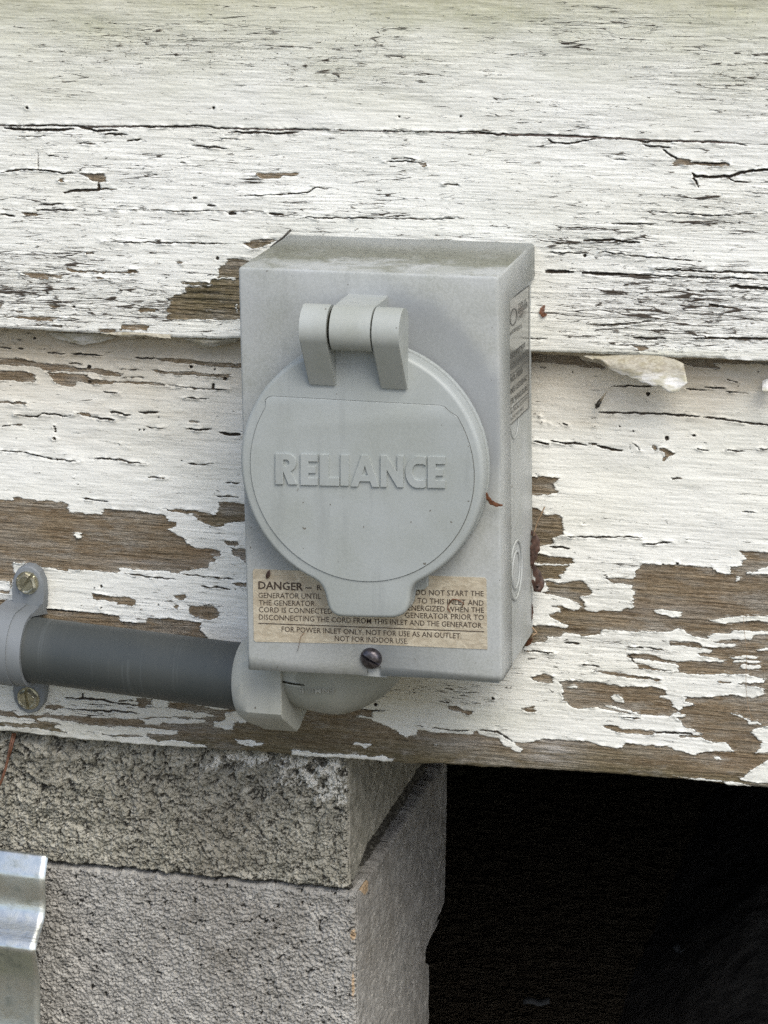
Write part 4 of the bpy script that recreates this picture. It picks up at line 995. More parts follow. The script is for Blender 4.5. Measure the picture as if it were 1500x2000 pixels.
place_text(sitems([('LISTED', 0.05, 0.40, 0.285, 0.028, 0.02), ('TYPE 3R', 0.45, 0.86, 0.115, 0.03, 0), ('OUTDOOR', 0.45, 0.92, 0.165, 0.045, 0.03), ('UNIT', 0.42, 0.70, 0.215, 0.035, 0),
  ('B71', 0.42, 0.62, 0.30, 0.04, 0.0), ('POWER INLET BOX', 0.04, 0.80, 0.475, 0.042, 0.03), ('WEATHERPROOF COVER', 0.04, 0.97, 0.545, 0.035, 0.03),
  ('NO. PB30', 0.08, 0.66, 0.665, 0.048, 0.03), ('AMPS 125/250VAC', 0.03, 0.90, 0.755, 0.045, 0.02), ('TYPE 3R ENCLOSURE', 0.02, 0.93, 0.84, 0.045, 0.02),
  ('ELECTRICAL EQUIPMENT', 0.04, 0.97, 0.915, 0.028, 0.0), ('RACINE, WISCONSIN', 0.06, 0.72, 0.968, 0.028, 0.0)]), fside, INK2, rat)
V, Fc = [], []
def bar(u0, v0, u1, v1):
    b = len(V); V.extend([fside(u0, v0), fside(u1, v0), fside(u1, v1), fside(u0, v1)]); Fc.append([b, b + 1, b + 2, b + 3])
for v in (0.0, 0.60, 0.87, 0.994): bar(0, v, 1, v + 0.006)
bar(0.0, 0.438, 0.62, 0.449); bar(0.0, 0.552, 0.97, 0.566)
bar(0.0, 0, 0.02, 1); bar(0.98, 0, 1.0, 1)
n = 24
for i in range(n):
    t0, t1 = 2 * math.pi * i / n, 2 * math.pi * (i + 1) / n; b = len(V)
    for t, r in ((t0, 1), (t1, 1), (t1, .84), (t0, .84)): V.append(fside(0.22 + 0.17 * r * math.cos(t), 0.16 + 0.068 * r * math.sin(t)))
    Fc.append([b, b + 1, b + 2, b + 3])
me = bpy.data.meshes.new('printed_lines'); me.from_pydata(V, [], Fc); link('printed_lines', me, INK2, rat)

# cover screw
sc = at(723, 1288, YB - 0.002)
def screw(name, c, r, hgt, slot, mat, parent, hexa=False, dome=True):
    """slotted head facing -Y; slot = angle in degrees"""
    bm = bmesh.new(); n = 6 if hexa else 28; N = 48
    prof_ = [(1.0, 0.0), (1.0, 0.55), (0.93, 0.85), (0.80, 1.0), (0.0, 1.0)] if hexa else [(1.0, 0.0), (1.0, 0.35), (0.94, 0.62), (0.78, 0.86), (0.5, 1.0), (0.0, 1.06)]
    ca, sa = math.cos(math.radians(slot)), math.sin(math.radians(slot))
    G = 30; pts = {}
    # head as a height field on a fine disc so the slot is a real groove
    rr = [i / 15 for i in range(0, 16)]
    ringsv = []
    for q in rr:
        row = []
        for a in range(N):
            t = 2 * math.pi * a / N
            hr = 1.0
            if hexa:
                k = math.pi / 3; hr = math.cos(k / 2) / math.cos(((t + 0.35) % k) - k / 2)
                hr = hr if q > 0.9 else 1
            x, z = q * r * hr * math.cos(t), q * r * hr * math.sin(t)
            y = np.interp(q, [p[0] for p in prof_[::-1]], [p[1] for p in prof_[::-1]]) * hgt
            if hexa: y = hgt * (1.0 if q < 0.82 else 1 - (q - 0.82) * 1.6)
            if hexa and q < 0.55: y = hgt * 0.86
            d = abs(-sa * x + ca * z); w_ = r * 0.10
            if d < w_: y = hgt * 0.45
            row.append(bm.verts.new((c[0] + x, c[1] - y, c[2] + z)))
        ringsv.append(row)
    base = [bm.verts.new((v.co.x, c[1] + 0.001, v.co.z)) for v in ringsv[-1]]
    ringsv.append(base)
    for A, B in zip(ringsv, ringsv[1:]):
        for i in range(N):
            vv = (A[i], B[i], B[(i + 1) % N], A[(i + 1) % N])
            try: bm.faces.new(vv)
            except ValueError: pass
    bmesh.ops.remove_doubles(bm, verts=bm.verts, dist=1e-6)
    return from_bm(name, bm, mat, parent, auto=22)
# fine polar sampling makes ragged slots; head = lathe + boolean-free groove inserts
def slotted(name, c, r, hgt, slot, mat, parent, hexa=False):
    bm = bmesh.new(); ca, sa = math.cos(math.radians(slot)), math.sin(math.radians(slot))
    n = 60
    us = sorted(set([round(-1 + 2 * i / n, 4) for i in range(n + 1)] + [-0.13, -0.128, 0.128, 0.13]))
    def hexr(t): k = math.pi / 3; return math.cos(k / 2) / math.cos(((t + 0.3) % k) - k / 2)
    grid = []
    for v in us:
        half = math.sqrt(max(0, 1 - v * v)); row = []
        for i in range(n + 1):
            u = -half + 2 * half * i / n; q = math.hypot(u, v); t = math.atan2(v, u)
            if hexa:
                fr_ = q * 1.0; lim = hexr(t) * 0.92; y = 1.0 if q < lim * 0.86 else 1 - (q - lim * 0.86) * 4.2 if q < lim else 0.25
                if q < 0.62: y = min(y, 0.84)
                elif q < 0.68: y = min(y, 0.84 + (q - 0.62) * 2.6)
            else: y = (1 - q ** 3.2) ** 0.6 if q < 1 else 0
            if abs(v) < 0.129: y = min(y, 0.12)
            X_, Z_ = (u * ca - v * sa) * r, (u * sa + v * ca) * r
            row.append(bm.verts.new((c[0] + X_, c[1] - y * hgt, c[2] + Z_)))
        grid.append(row)
    for a_, b_ in zip(grid, grid[1:]):
        for i in range(n): bm.faces.new((a_[i], a_[i + 1], b_[i + 1], b_[i]))
    bmesh.ops.remove_doubles(bm, verts=bm.verts, dist=1e-6)
    eb = [e for e in bm.edges if len(e.link_faces) == 1]
    r_ = bmesh.ops.extrude_edge_only(bm, edges=eb)
    for v in r_['geom']:
        if isinstance(v, bmesh.types.BMVert): v.co.y = c[1] + 0.0012
    return from_bm(name, bm, mat, parent, auto=30)
slotted('cover_screw', (sc[0], YB, sc[2]), 0.0054, 0.0036, -28, STEEL, BX)
bm = bmesh.new(); a_, b_ = at(704, 1290, YB + 0.003), at(756, 1322, YB + 0.003)
box_bm(bm, a_[0], b_[0], YB + 0.002, YB + 0.004, b_[2], a_[2]); from_bm('screw_tab', bm, BOXM, BX)

# ---- lid
YL = -0.1035
lid_c = at(704, 915, YL); LR = 0.0592
lid_e = empty('lid', (lid_c[0], YL, lid_c[2])); lid_e.parent = BX; lid_e.location = Vector((lid_c[0], YL, lid_c[2])) - Vector(BX.location)
tabpx = [838,1125, 826,1132, 814,1138, 806,1146, 801,1157, 799,1172, 797,1185, 793,1195, 786,1202, 774,1207, 762,1208.5, 668,1206.5, 656,1204, 647,1198, 641,1189, 638,1178, 635,1164, 631,1152, 624,1141, 614,1133, 602,1127]
tab = px_poly(tabpx, YL)
ang = lambda p: math.atan2(p[1] - lid_c[2], p[0] - lid_c[0])
a0, a1 = ang(tab[0]), ang(tab[-1])
arc = []
r0 = math.hypot(tab[0][0] - lid_c[0], tab[0][1] - lid_c[2]); r1 = math.hypot(tab[-1][0] - lid_c[0], tab[-1][1] - lid_c[2])
nA = 90; span = (a0 + 2 * math.pi - a1) if a0 < a1 else a0 - a1
span = 2 * math.pi - ((a0 - a1) % (2 * math.pi))
for i in range(1, nA):
    t = a1 - span * i / nA; k = i / nA
    rb = LR; e_ = sstep(0, 1, min(1, min(k, 1 - k) / 0.2)); rr_ = (r1 if k < .5 else r0) * (1 - e_) + rb * e_
    arc.append((lid_c[0] + rr_ * math.cos(t), lid_c[2] + rr_ * math.sin(t)))
out = tab + arc
def chaikin(P, it=1):
    for _ in range(it):
        Q = []
        for i in range(len(P)):
            a_, b_ = P[i], P[(i + 1) % len(P)]
            Q += [(a_[0] * .75 + b_[0] * .25, a_[1] * .75 + b_[1] * .25), (a_[0] * .25 + b_[0] * .75, a_[1] * .25 + b_[1] * .75)]
        P = Q
    return P
def resample(P, d):
    A = np.array(P + P[:1]); L_ = np.r_[0, np.cumsum(np.hypot(*np.diff(A, axis=0).T))]; n_ = int(L_[-1] / d)
    q_ = np.linspace(0, L_[-1], n_, endpoint=False); return np.stack([np.interp(q_, L_, A[:, 0]), np.interp(q_, L_, A[:, 1])], -1)
def moulded(P, yb, yf, r, seg=5):
    """plate with a rounded front edge, built from inset rings"""
    A = resample(chaikin(P, 2), 0.0012)
    T_ = np.roll(A, -2, 0) - np.roll(A, 2, 0); T_ /= np.linalg.norm(T_, axis=1)[:, None]
    N_ = np.stack([T_[:, 1], -T_[:, 0]], -1)
    if np.sum((A - A.mean(0)) * N_) > 0: N_ = -N_            # inward
    for _ in range(2): N_ = (np.roll(N_, 1, 0) + N_ + np.roll(N_, -1, 0)); N_ /= np.linalg.norm(N_, axis=1)[:, None]
    bm = bmesh.new(); rings = [[bm.verts.new((p[0], yb, p[1])) for p in A]]
    for k_ in range(seg + 1):
        t = math.pi / 2 * k_ / seg; ins_ = r * (1 - math.cos(t)); y_ = yf + r * (1 - math.sin(t))
        rings.append([bm.verts.new((p[0] + q_[0] * ins_, y_, p[1] + q_[1] * ins_)) for p, q_ in zip(A, N_)])
    n_ = len(A)
    for a_, b_ in zip(rings, rings[1:]):
        for i in range(n_): bm.faces.new((a_[i], a_[(i + 1) % n_], b_[(i + 1) % n_], b_[i]))
    bm.faces.new(rings[-1]); bm.faces.new(rings[0][::-1])
    return bm
o = from_bm('lid_disc', moulded(out, -0.0945, YL, 0.0021), LIDM, lid_e, auto=35)
def shrink(pts, d, c=None):
    cx, cz = lid_c[0], lid_c[2]
    return [(cx + (x - cx) * (1 - d / math.hypot(x - cx, z - cz)), cz + (z - cz) * (1 - d / math.hypot(x - cx, z - cz))) for x, z in pts]
o = from_bm('lid_gasket', prism(shrink(out, 0.0016), -0.0925, -0.0946), BLACK, lid_e)
o = from_bm('lid_rim', moulded(shrink(out, -0.0004), -0.0900, -0.0926, 0.0005, 2), LIDM, lid_e, auto=35)
# mounting flange below the lid
fl = px_poly([560,700, 860,705, 868,712, 868,1150, 858,1163, 832,1163, 815,1150, 560,1120], YB - 0.002)
o = from_bm('inlet_flange', prism(px_poly([640,720, 820,722, 834,730, 837,1143, 830,1150, 800,1151, 650,1140], YB - 0.001), YB, -0.0899, 0.0004, 1), HINGEM, BX)
# raised panel
pc = at(706, 919, YL); pr_ = 0.0543
pan = []
zt_ = at(700, 783, YL)[2]; xl_, xr_ = at(527, 783, YL)[0], at(866, 783, YL)[0]
for i in range(101):
    t = math.radians(128) + math.radians(284) * i / 100
    pan.append((pc[0] + pr_ * math.cos(t), pc[2] + pr_ * math.sin(t)))
pan = [p for p in pan if p[1] < zt_ - 0.004]
def corner(p, s):   # rounded top corner
    return [(p[0] + s * 0.0, zt_ - 0.0016), (p[0] + s * 0.0011, zt_ - 0.0005), (p[0] + s * 0.0026, zt_)]
pan = [p for p in pan]
lft, rgt = pan[0], pan[-1]
top = [(xl_ - 0.0022, zt_ - 0.0022), (xl_ - 0.0006, zt_ - 0.0006), (xl_ + 0.0016, zt_), (xr_ - 0.0016, zt_), (xr_ + 0.0006, zt_ - 0.0006), (xr_ + 0.0022, zt_ - 0.0022)]
outl = pan + top[::-1]
# groove's shadow line painted as a dark plate edge around the slightly raised panel
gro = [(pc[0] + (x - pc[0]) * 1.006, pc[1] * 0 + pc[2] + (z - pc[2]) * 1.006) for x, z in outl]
from_bm('panel_groove_shade', prism(gro, YL + 0.0005, YL - 0.00012), simple('groove_shade', (0.12, 0.125, 0.12), 0.8), lid_e)
o = from_bm('lid_panel', prism(outl, YL + 0.0005, YL - 0.0006, 0.0003, 2), LIDM, lid_e, auto=35)

# letters, in units of the letter cell (x 0..1, y 0..1 up)
def arcp(cx, cy, rx, ry, a, b, n=14): return [(cx + rx * math.cos(math.radians(a + (b - a) * i / n)), cy + ry * math.sin(math.radians(a + (b - a) * i / n))) for i in range(n + 1)]
LT = {
 'E': [(0,0),(1,0),(1,.24),(.46,.24),(.46,.39),(.88,.39),(.88,.60),(.46,.60),(.46,.76),(1,.76),(1,1),(0,1)],
 'L': [(0,0),(1,0),(1,.26),(.46,.26),(.46,1),(0,1)],
 'I': [(0,0),(1,0),(1,1),(0,1)],
 'N': [(0,0),(.27,0),(.27,.55),(.74,0),(1,0),(1,1),(.73,1),(.73,.48),(.26,1),(0,1)],
}
Rr = [(0,0),(.36,0),(.36,.42),(.60,0),(1.0,0),(.70,.42)] + arcp(.52,.70,.44,.30,-50,90,12) + [(0,1)]
LT['R'] = Rr
Cc = arcp(.60,.5,.60,.5,62,298,22) + [(.88,.24)] + arcp(.62,.5,.30,.24,300,60,14)
Cc = [(1,.965),(1,.70)] + [(.86,.75)] + arcp(.62,.5,.29,.255,75,285,12) + [(.86,.25),(1,.30),(1,.035),(.85,.0)] + arcp(.60,.5,.60,.5,280,80,22) + [(.85,1.0)]
LT['C'] = Cc
LT['A'] = [(0,0),(.25,0),(.32,.17),(.68,.17),(.75,0),(1,0),(.62,1),(.38,1)]
cells = [('R',538,581,885,945.5),('E',587,621,886,947),('L',624.5,663,887,948),('I',665.5,681.5,887.5,948.5),('A',685,741,888,950),('N',743.5,788,889,951),('C',792,832,890,952.5),('E',835.5,870,891,952.5)]
HOLES = {'R': [(.37,.60)] + arcp(.50,.70,.13,.10,-90,90,8) + [(.37,.80)], 'A': [(.40,.36),(.60,.36),(.50,.66)]}
for ch, x0, x1, y0, y1 in cells:
    tp = lambda L: px_poly([c_ for u, v in L for c_ in (x0 + (x1 - x0) * u, y1 + (y0 - y1) * v + 0.018 * (x1 - x0) * u)], YL - 0.0012)
    bm = bmesh.new(); edges = []
    for L in [LT[ch]] + ([HOLES[ch]] if ch in HOLES else []):
        vv = [bm.verts.new((p[0], YL - 0.0017, p[1])) for p in tp(L)]
        edges += [bm.edges.new((vv[i], vv[(i + 1) % len(vv)])) for i in range(len(vv))]
    bmesh.ops.triangle_fill(bm, edges=edges, use_beauty=True)
    ex_ = bmesh.ops.extrude_face_region(bm, geom=list(bm.faces))
    for v in ex_['geom']:
        if isinstance(v, bmesh.types.BMVert): v.co.y = YL - 0.0005; v.co.x += 0
    o = from_bm('letter', bm, LIDM, lid_e)
    md = o.modifiers.new('soft_edge', 'BEVEL'); md.width = 0.00016; md.segments = 2; md.limit_method = 'ANGLE'

# ---- hinge
HA = at(683, 641, -0.1115); hr = 0.0106
def hinge_prof(kind):
    cy, cz = -0.1115, HA[2]
    if kind == 'arm':
        zb = at(630, 751, YL - 0.001)[2]
        pts = [(YL + 0.0006, zb), (YL - 0.0016, zb)]
        # tangent from bottom front point to the circle, front side
        p = np.array([YL - 0.0016, zb]); c = np.array([cy, cz]); d = c - p; L = np.linalg.norm(d); al = math.atan2(d[1], d[0]); be_ = math.asin(hr / L)
        th = al + be_; tl = math.sqrt(L * L - hr * hr); tp = p + tl * np.array([math.cos(th), math.sin(th)])
        s = math.atan2(tp[1] - cz, tp[0] - cy)
        s = s % (2 * math.pi); e = math.radians(20)
        for i in range(31):
            t = s + (e - s) * i / 30; pts.append((cy + hr * math.cos(t), cz + hr * math.sin(t)))
        pts.append((YL + 0.0006, cz - 0.004))
        return pts
    pts = []
    for i in range(31):
        t = math.radians(90 + 190 * i / 30); pts.append((cy + hr * math.cos(t), cz + hr * math.sin(t)))
    pts += [(YB, cz - hr * 0.9), (YB, cz + hr + 0.0004)]
    return pts
def ext_x(prof_, x0, x1, bev=0.0004):
    bm = bmesh.new(); a = [bm.verts.new((x0, y, z)) for y, z in prof_]; b = [bm.verts.new((x1, y, z)) for y, z in prof_]
    f1 = bm.faces.new(a); f2 = bm.faces.new(b[::-1]); n = len(a)
    for i in range(n): bm.faces.new((a[i], b[i], b[(i + 1) % n], a[(i + 1) % n]))
    if bev: bmesh.ops.bevel(bm, geom=list(f1.edges) + list(f2.edges), offset=bev, segments=2, affect='EDGES')
    return bm
YH = -0.1215
from_bm('hinge_arm', ext_x(hinge_prof('arm'), at(584, 640, YH)[0], at(636.5, 640, YH)[0]), HINGEM, lid_e, auto=28)
from_bm('hinge_arm', ext_x(hinge_prof('arm'), at(726, 640, YH)[0], at(779, 640, YH)[0]), HINGEM, lid_e, auto=28)
from_bm('hinge_knuckle', ext_x(hinge_prof('mid'), at(643, 640, YH)[0], at(722.5, 640, YH)[0]), HINGEM, BX, auto=28)
pa, pb = at(636, 640, YH)[0], at(727, 640, YH)[0]
from_bm('hinge_pin', tube([(pa - 0.004, -0.1115, HA[2]), (pb + 0.004, -0.1115, HA[2])], 0.0085, 24), BLACK, BX, True)

# ------------------------------------------------------------------ conduit, fitting, strap
c0 = Vector((-0.75, -0.036, 0)); yC = -0.038
def cpt(t):
    k_ = max(0.0, t); return Vector(at(66 + 408 * t, 1269 + 53 * t, -0.0205 - 0.022 * k_ ** 1.3))
pL, pR = cpt(0), cpt(1)
dirc = (pR - cpt(0.9)).normalized()
RC = 0.0172
path = [cpt(-5 + 5 * i / 30) for i in range(30)] + [cpt(i / 50) for i in range(51)] + [pR + dirc * 0.009]
cond = from_bm('conduit', tube(path, RC, 64), CONDM, None, True)
tag(cond, 'dark grey flexible conduit running along the siding to the box fitting', 'conduit')

FT = empty('conduit_fitting', tuple(Vector(pR))); tag(FT, 'pale grey angled conduit fitting under the inlet box', 'fitting')
# nut: octagonal/hexagonal barrel with chamfered left shoulder
u = Vector((dirc.x, dirc.y * 0.35, dirc.z)).normalized(); side_ = Vector((0, -1, 0)); upv = u.cross(side_).normalized()
if upv.z < 0: upv = -upv
side_ = (side_ - side_.dot(u) * u).normalized()
def on_axis(s): return Vector(pR) + u * s
xr_plane = at(575, 1345, -0.066)[0]
def hexring(s, R_, n=6, rnd=0.0, off=0.0):
    """ring of 48 points, blended between hexagon and circle"""
    c = on_axis(s); out_ = []
    for i in range(48):
        t = 2 * math.pi * i / 48
        k = 2 * math.pi / n; h_ = math.cos(k / 2) / math.cos(((t + off) % k) - k / 2)
        r = R_ * (h_ * (1 - rnd) + rnd * 0.93)
        out_.append(c + (side_ * math.cos(t) + upv * math.sin(t)) * r)
    return out_
bm = bmesh.new()
OFF = math.radians(25)
secs = [(0.0015, 0.0178, 1.0), (0.0015, 0.0212, 1.0), (0.0035, 0.0232, 1.0), (0.0075, 0.0256, 0.75), (0.0115, 0.0268, 0.0), (0.0292, 0.0268, 0.0), (0.0296, 0.0262, 0.0), (0.0298, 0.019, 0.4)]
rg = [[bm.verts.new(p) for p in hexring(s, r, 6, rn, OFF)] for s, r, rn in secs]
for A, B in zip(rg, rg[1:]):
    for i in range(48): bm.faces.new((A[i], A[(i + 1) % 48], B[(i + 1) % 48], B[i]))
bm.faces.new(rg[0][::-1]); bm.faces.new(rg[-1])
from_bm('compression_nut', bm, FITM, FT, auto=24)
# elbow body sweeping up into the box
e0 = on_axis(0.022)
xR_ = at(770, 1318, -0.045)[0]; xcE = (e0.x + xR_) / 2; aE = (xR_ - e0.x) / 2 + 0.004
zE = at(640, 1300, -0.045)[2]; rE = zE - at(640, 1391, -0.045)[2]
pE, rrE = [], []
for i in range(41):
    t = math.pi * (0.14 + 0.855 * i / 40); w__ = max(0.0, -math.cos(t)); pE.append((xcE - aE * math.cos(t), -0.045, zE + 0.0075 * w__ ** 1.3)); rrE.append((rE - 0.0005) * math.sin(t) ** (0.55 if t < 1.57 else 0.8) * (1 - 0.24 * w__))
bm = tube(pE, rrE, 64); from_bm('elbow_body', bm, mat_metalpaint('grey_elbow_plastic', (0.33, 0.34, 0.31), 0.42, 0.5, 0.06).m, FT, True)
# hub with dark sealing ring just under the box
zs_ = at(600, 1335, -0.0655)[2]; hx_ = at(612, 1322, -0.045)[0]
bm = tube([(hx_, -0.0455, zs_ - 0.0015), (hx_, -0.0455, zs_ + 0.03)], [0.0222, 0.0222], 64); from_bm('hub', bm, FITM, FT, auto=30)
bm = tube([(hx_, -0.0455, zs_ - 0.0004), (hx_, -0.0455, zs_ + 0.0004)], 0.0228, 64); from_bm('sealing_ring', bm, BLACK, FT, auto=30)
# moulded characters, upside down on the body
def fE(x, y):
    p = at(x, y, -0.045 - rE * 0.86); dz = p[2] - zE; dx = (p[0] - xcE) / aE
    r_ = rE * max(0.05, 1 - dx * dx) ** 0.31
    return (float(p[0]), float(-0.045 - math.sqrt(max(1e-6, r_ * r_ - dz * dz)) - 0.0003), float(p[2]))
place_text([('FNMC-B', 655, 1339, 585, 1342, -12, 0.01)], fE, simple('moulded_characters', (0.33, 0.335, 0.305), 0.4), FT, 'lettering')

# ---- strap
ST = empty('conduit_strap', (float(at(45, 1260, -0.002)[0]), 0, float(at(45, 1260, 0)[2]))); tag(ST, 'blue grey plastic two-hole strap clamping the conduit to the siding', 'strap')
sxc = at(42, 1265, -0.03)[0]
ac = min(path, key=lambda p: abs(p.x - (sxc - 0.006))); yC = ac.y; _nx = cpt(0.0) - cpt(-0.2); slp = _nx.z / _nx.x
R1, R2 = RC + 0.0002, RC + 0.0024
# profile in (y,z) around the conduit : half ring open to the wall with two feet
sw = 0.0075
def strap_prof(R_):
    P = []
    zc, yc = 0, yC
    for i in range(33):
        t = math.radians(80 + 200 * i / 32); P.append((yc + R_ * math.cos(t), R_ * math.sin(t)))
    return P
def strap_mesh(x0, x1, Ro, Ri):
    o_, i_ = strap_prof(Ro), strap_prof(Ri)
    o_ = [(-0.004, o_[0][1])] + o_ + [(-0.004, o_[-1][1])]; i_ = [(-0.004, i_[0][1])] + i_ + [(-0.004, i_[-1][1])]
    bm = bmesh.new(); R_ = []
    for (yo, zo), (yi, zi) in zip(o_, i_):
        R_.append([bm.verts.new((x, y, z + ac.z + slp * (x - ac.x))) for x, y, z in ((x0, yo, zo), (x1, yo, zo), (x1, yi, zi), (x0, yi, zi))])
    for A, B in zip(R_, R_[1:]):
        for i in range(4): bm.faces.new((A[i], A[(i + 1) % 4], B[(i + 1) % 4], B[i]))
    bm.faces.new(R_[0]); bm.faces.new(R_[-1][::-1])
    bmesh.ops.bevel(bm, geom=[e for e in bm.edges if abs(e.verts[0].co.x - e.verts[1].co.x) < 1e-6 and e.calc_face_angle(0) > 0.9], offset=0.0006, segments=2, affect='EDGES')
    return bm
xb1 = at(37, 1270, yC - R2)[0]; 
from_bm('strap_band', strap_mesh(xb1 - 0.020, xb1, R2, R1), STRAPM, ST, auto=30)
from_bm('strap_rib', strap_mesh(xb1 - 0.0195, xb1 - 0.0075, R2 + 0.0008, R2 - 0.001), STRAPM, ST, auto=30)
# ears
YE = -0.0065
def ear(pxs, name='strap_ear'):
    return from_bm(name, prism(px_poly(pxs, YE), 0.0, YE, 0.0012, 3), STRAPM, ST, auto=30)
ear([25,1215, 23,1150, 25,1128, 34,1112, 48,1105, 62,1107, 76,1118, 84,1137, 86,1160, 85,1190, 66,1222])
ear([26,1330, 25,1350, 27,1368, 38,1386, 55,1395, 72,1391, 84,1376, 88,1355, 87,1330, 70,1322])
s1 = at(50, 1141, YE - 0.003); s2 = at(52.5, 1367, YE - 0.003)
for s_, a_ in ((s1, 57), (s2, 98)):
    slotted('screw', (s_[0], YE + 0.0002, s_[2]), 0.0062, 0.0042, a_, BRASS, ST, hexa=True)
# gusset webs between ear and band
for x_, y0_, y1_ in ((60, 1180, 1228), (24, 1180, 1222)):
    pass
w0 = at(86, 1190, YE); w1 = at(64, 1222, YE)
bm = bmesh.new(); Pw = [(w0[0], YE, w0[2] + 0.004), (xb1 + 0.0002, yC - RC * 0.2, ac.z + R2 * 0.96), (xb1 + 0.0002, -0.001, ac.z + R2 * 0.9), (w0[0], -0.001, w0[2] - 0.004)]
a = [bm.verts.new(p) for p in Pw]; b = [bm.verts.new((p[0] - 0.0016, p[1], p[2] - 0.0012)) for p in Pw]
bm.faces.new(a); bm.faces.new(b[::-1])
for i in range(4): bm.faces.new((a[i], b[i], b[(i + 1) % 4], a[(i + 1) % 4]))
from_bm('strap_web', bm, STRAPM, ST)

# ------------------------------------------------------------------ curled paint flakes (parts of the siding)
def flake(top, bot, bulge, Y0, Y1, seedv=0, th=0.00028, label=None):
    """top, bot: pixel polylines along the torn sheet; it leaves the wall at Y0 and curls out to Y1"""
    T = conv(*top); B = conv(*bot); n, m = 40, 18
    def rs(P):
        d = np.r_[0, np.cumsum(np.hypot(*np.diff(P, axis=0).T))]; s = np.linspace(0, d[-1], n); return np.stack([np.interp(s, d, P[:, 0]), np.interp(s, d, P[:, 1])], -1)
    T, B = rs(T), rs(B); amp = 0.10 * np.abs(B - T).max(); B = B + (fbm(np.arange(n)[:, None] / np.array([2.0, 2.3])[None] + seedv * 7, np.arange(2)[None] * 5.0 + 0 * np.arange(n)[:, None], 2, 3) - 0.5) * np.array([amp, amp * 1.6]); bm = bmesh.new(); G = []
    for j in range(m):
        t = j / (m - 1); row = []
        for i in range(n):
            s = i / (n - 1); p = T[i] * (1 - t) + B[i] * t
            k = 0.45 * (abs(Y1 - Y0) + bulge) / 0.014 * float(vnoise(np.array([s * 6.0]), np.array([t * 3.0]), seedv)[0] - 0.5)
            Y = Y0 + (Y1 - Y0) * (t ** 0.8) - bulge * math.sin(math.pi * t) * math.sin(math.pi * min(1, s * 1.1 + .05)) + k * 0.0016
            row.append(bm.verts.new(tuple(at(p[0], p[1], Y))))
        G.append(row)
    for a, b in zip(G, G[1:]):
        for i in range(n - 1): bm.faces.new((a[i], a[i + 1], b[i + 1], b[i]))
    bmesh.ops.remove_doubles(bm, verts=bm.verts, dist=1e-5)
    o = from_bm('paint_flake', bm, FLAKE, wall, True)
    md = o.modifiers.new('thickness', 'SOLIDIFY'); md.thickness = th
    if label: o['label'] = label
    return o
flake((V5, [420,166,528,168,640,162,760,160,880,168,960,188,1005,212]), (V5, [420,172,532,200,570,240,620,268,700,300,800,335,870,347,920,382,950,378,980,372,1000,345,1026,318]), 0.0022, -0.0042, -0.0080, 1, label='large curled paint flake hanging from the board edge')
flake((V5, [1470,310,1490,300,1540,290]), (V5, [1465,372,1490,375,1540,360]), 0.002, 0.008, 0.0, 2)
flake((V8, [590,512,700,505,830,508,1000,520]), (V8, [660,522,715,532,840,530,1000,545]), 0.001, -0.0035, -0.0045, 6)
flake((V8, [280,512,400,512,560,516,640,520]), (V8, [330,545,430,566,490,582,600,560,680,538]), 0.002, 0.004, 0.009, 7)
flake((V8, [1080,545,1250,552,1392,545]), (V8, [1090,556,1200,592,1260,588,1392,560]), 0.0015, -0.0005, 0.003, 8)

# ------------------------------------------------------------------ small debris
GRP = {'dried_leaf': 'dried leaves caught around the inlet box', 'pine_needle': 'pine needles hanging below the siding', 'dry_stem': 'dry stems behind the box side', 'hair': 'fibres stuck to the warning label'}
def leaf(name, pxs, Ya, Yb_, mat, label, cat, w_=0.0012, n=14, group=None):
    """narrow curled leaf along a pixel path, folded along its midrib"""
    P = np.array(pxs, float).reshape(-1, 2); d = np.r_[0, np.cumsum(np.hypot(*np.diff(P, axis=0).T))]
    s = np.linspace(0, d[-1], n); Q = np.stack([np.interp(s, d, P[:, 0]), np.interp(s, d, P[:, 1])], -1)
    C3 = [Vector(at(q[0], q[1], Ya + (Yb_ - Ya) * i / (n - 1))) for i, q in enumerate(Q)]
    bm = bmesh.new(); rows = []
    for i, c in enumerate(C3):
        t = (C3[min(i + 1, n - 1)] - C3[max(i - 1, 0)]).normalized(); sd_ = t.cross(Vector((0, -1, 0))).normalized()
        wv = w_ * math.sin(math.pi * min(1, (i + 0.4) / n)) ** 0.7 * (1 + 0.2 * math.sin(i * 2.1))
        rows.append([bm.verts.new(c - sd_ * wv + Vector((0, -wv * .5, 0))), bm.verts.new(c), bm.verts.new(c + sd_ * wv + Vector((0, -wv * .7, 0)))])
    for a, b in zip(rows, rows[1:]):
        for k in range(2): bm.faces.new((a[k], a[k + 1], b[k + 1], b[k]))
    o = from_bm(name, bm, mat, None, True); md = o.modifiers.new('thickness', 'SOLIDIFY'); md.thickness = 0.0002
    return tag(o, label, cat, GRP.get(name))
leaf('dried_leaf', [950,962, 953,972, 960,981, 971,986, 982,987], -0.0955, -0.0905, LEAF2, 'small rusty curled leaf caught at the right rim of the round lid', 'leaf', 0.0010)
leaf('dried_leaf', [1036,1036, 1044,1045, 1048,1060, 1043,1082, 1038,1105], -0.004, -0.006, LEAF, 'upper dark brown leaf wedged between the box side and the siding', 'leaf', 0.0024)
leaf('dried_leaf', [1036,1098, 1046,1112, 1054,1128, 1056,1145, 1050,1152, 1040,1132], -0.003, -0.008, LEAF, 'lower dark brown leaf hanging behind the knockout side of the box', 'leaf', 0.0022)
leaf('dried_leaf', [1036,1170, 1038,1190, 1036,1218], -0.003, -0.004, LEAF, 'thin leaf edge standing behind the lower side of the box', 'leaf', 0.0012)
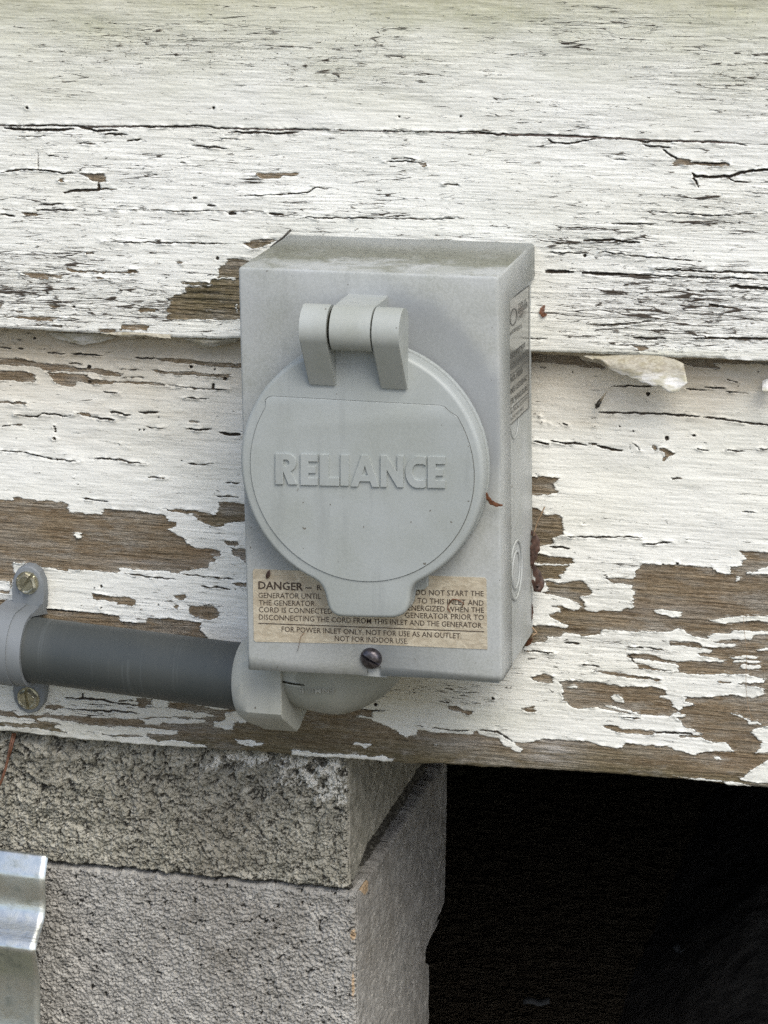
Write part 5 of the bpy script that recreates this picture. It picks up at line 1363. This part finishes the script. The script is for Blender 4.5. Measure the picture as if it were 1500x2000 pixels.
leaf('dried_leaf', [1028,1262, 1033,1254, 1040,1246], -0.002, -0.004, LEAF2, 'brown leaf scrap at the lower right back corner of the box', 'leaf', 0.0012)
leaf('dried_leaf', [526,1114, 524,1122, 521,1130], YB - 0.0009, YB - 0.0011, LEAF, 'small brown leaf scrap stuck at the top left of the warning label', 'leaf', 0.0009)
leaf('leaf_fragment', [1064,596, 1060,603, 1059,610, 1062,616, 1068,614], -0.0015, -0.003, LEAF2, 'tiny curled brown fragment on white siding right of the box', 'leaf')
def thread(name, pxs, Ya, Yb_, r, mat, label, cat, group=None):
    P = np.array(pxs, float).reshape(-1, 2); n = len(P)
    o = from_bm(name, tube([at(x, y, Ya + (Yb_ - Ya) * i / (n - 1)) for i, (x, y) in enumerate(P)], r, 6), mat, None, True)
    return tag(o, label, cat, GRP.get(name))
thread('dry_stem', [1064,990, 1058,1002, 1050,1018, 1044,1038, 1040,1060, 1037,1090, 1036,1120, 1036,1150], -0.004, -0.005, 0.00035, STEM, 'long pale dry stem rising behind the right side of the box', 'stem')
thread('dry_stem', [1036,1222, 1044,1230, 1049,1236, 1042,1240, 1036,1248], -0.002, -0.004, 0.0004, STEM, 'short bent straw at the foot of the box side', 'stem')
thread('pine_needle', [26,1432, 21,1452, 17,1475, 11,1500, 4,1522, -6,1545], 0.004, -0.004, 0.0008, LEAF2, 'reddish pine needle hanging below the siding at the left', 'needle')
thread('pine_needle', [30,1432, 24,1455, 18,1478], 0.004, 0.000, 0.0007, LEAF2, 'shorter reddish needle lying against the longer one at the left', 'needle')
thread('cobweb_strand', [1452,1203, 1454,1235, 1459,1270, 1457,1310, 1457,1345, 1462,1385, 1470,1408], -0.003, -0.004, 0.00012, STEM, 'thin cobweb strand hanging over bare wood at the right', 'cobweb')
thread('hair', [594,1236, 587,1244, 585,1256, 581,1272], YB - 0.0008, YB - 0.0010, 0.00011, LEAF2, 'fine hair across the lower edge of the warning label', 'hair')
thread('hair', [876,1180, 884,1170, 896,1172, 905,1178, 902,1186], YB - 0.0009, YB - 0.0012, 0.00030, LEAF2, 'curly brown fibre over the word INLET on the label', 'fibre')
thread('hair', [876,1180, 874,1190, 880,1196], YB - 0.0009, YB - 0.0012, 0.00025, LEAF2, 'short fibre end beside the curly fibre on the label', 'fibre')
thread('wire_end', [528,484, 540,474, 553,464, 562,455, 568,449], -0.006, -0.001, 0.0006, DARKBUG, 'black wire end sticking up behind the top left corner of the box', 'wire')  # thin black line at the box corner, built as a wire end
# insect on the lower board
ins_ = empty('insect', tuple(at(1168, 790, 0.008))); tag(ins_, 'small dark insect on the cream board right of the box', 'insect')
from_bm('body', tube([at(1164,797,0.006), at(1167,792,0.005), at(1171,785,0.005), at(1174,779,0.006)], [0.0005, 0.0013, 0.0011, 0.0004], 10), DARKBUG, ins_, True)
from_bm('wing', tube([at(1172,784,0.0045), at(1178,775,0.005), at(1186,763,0.006)], [0.0005, 0.0005, 0.0001], 8), simple('translucent_brown_wing', (0.25, 0.21, 0.15), 0.5), ins_, True)
from_bm('leg', tube([at(1168,790,0.006), at(1161,789,0.007)], 0.0002, 5), DARKBUG, ins_)
bpy.context.view_layer.update()
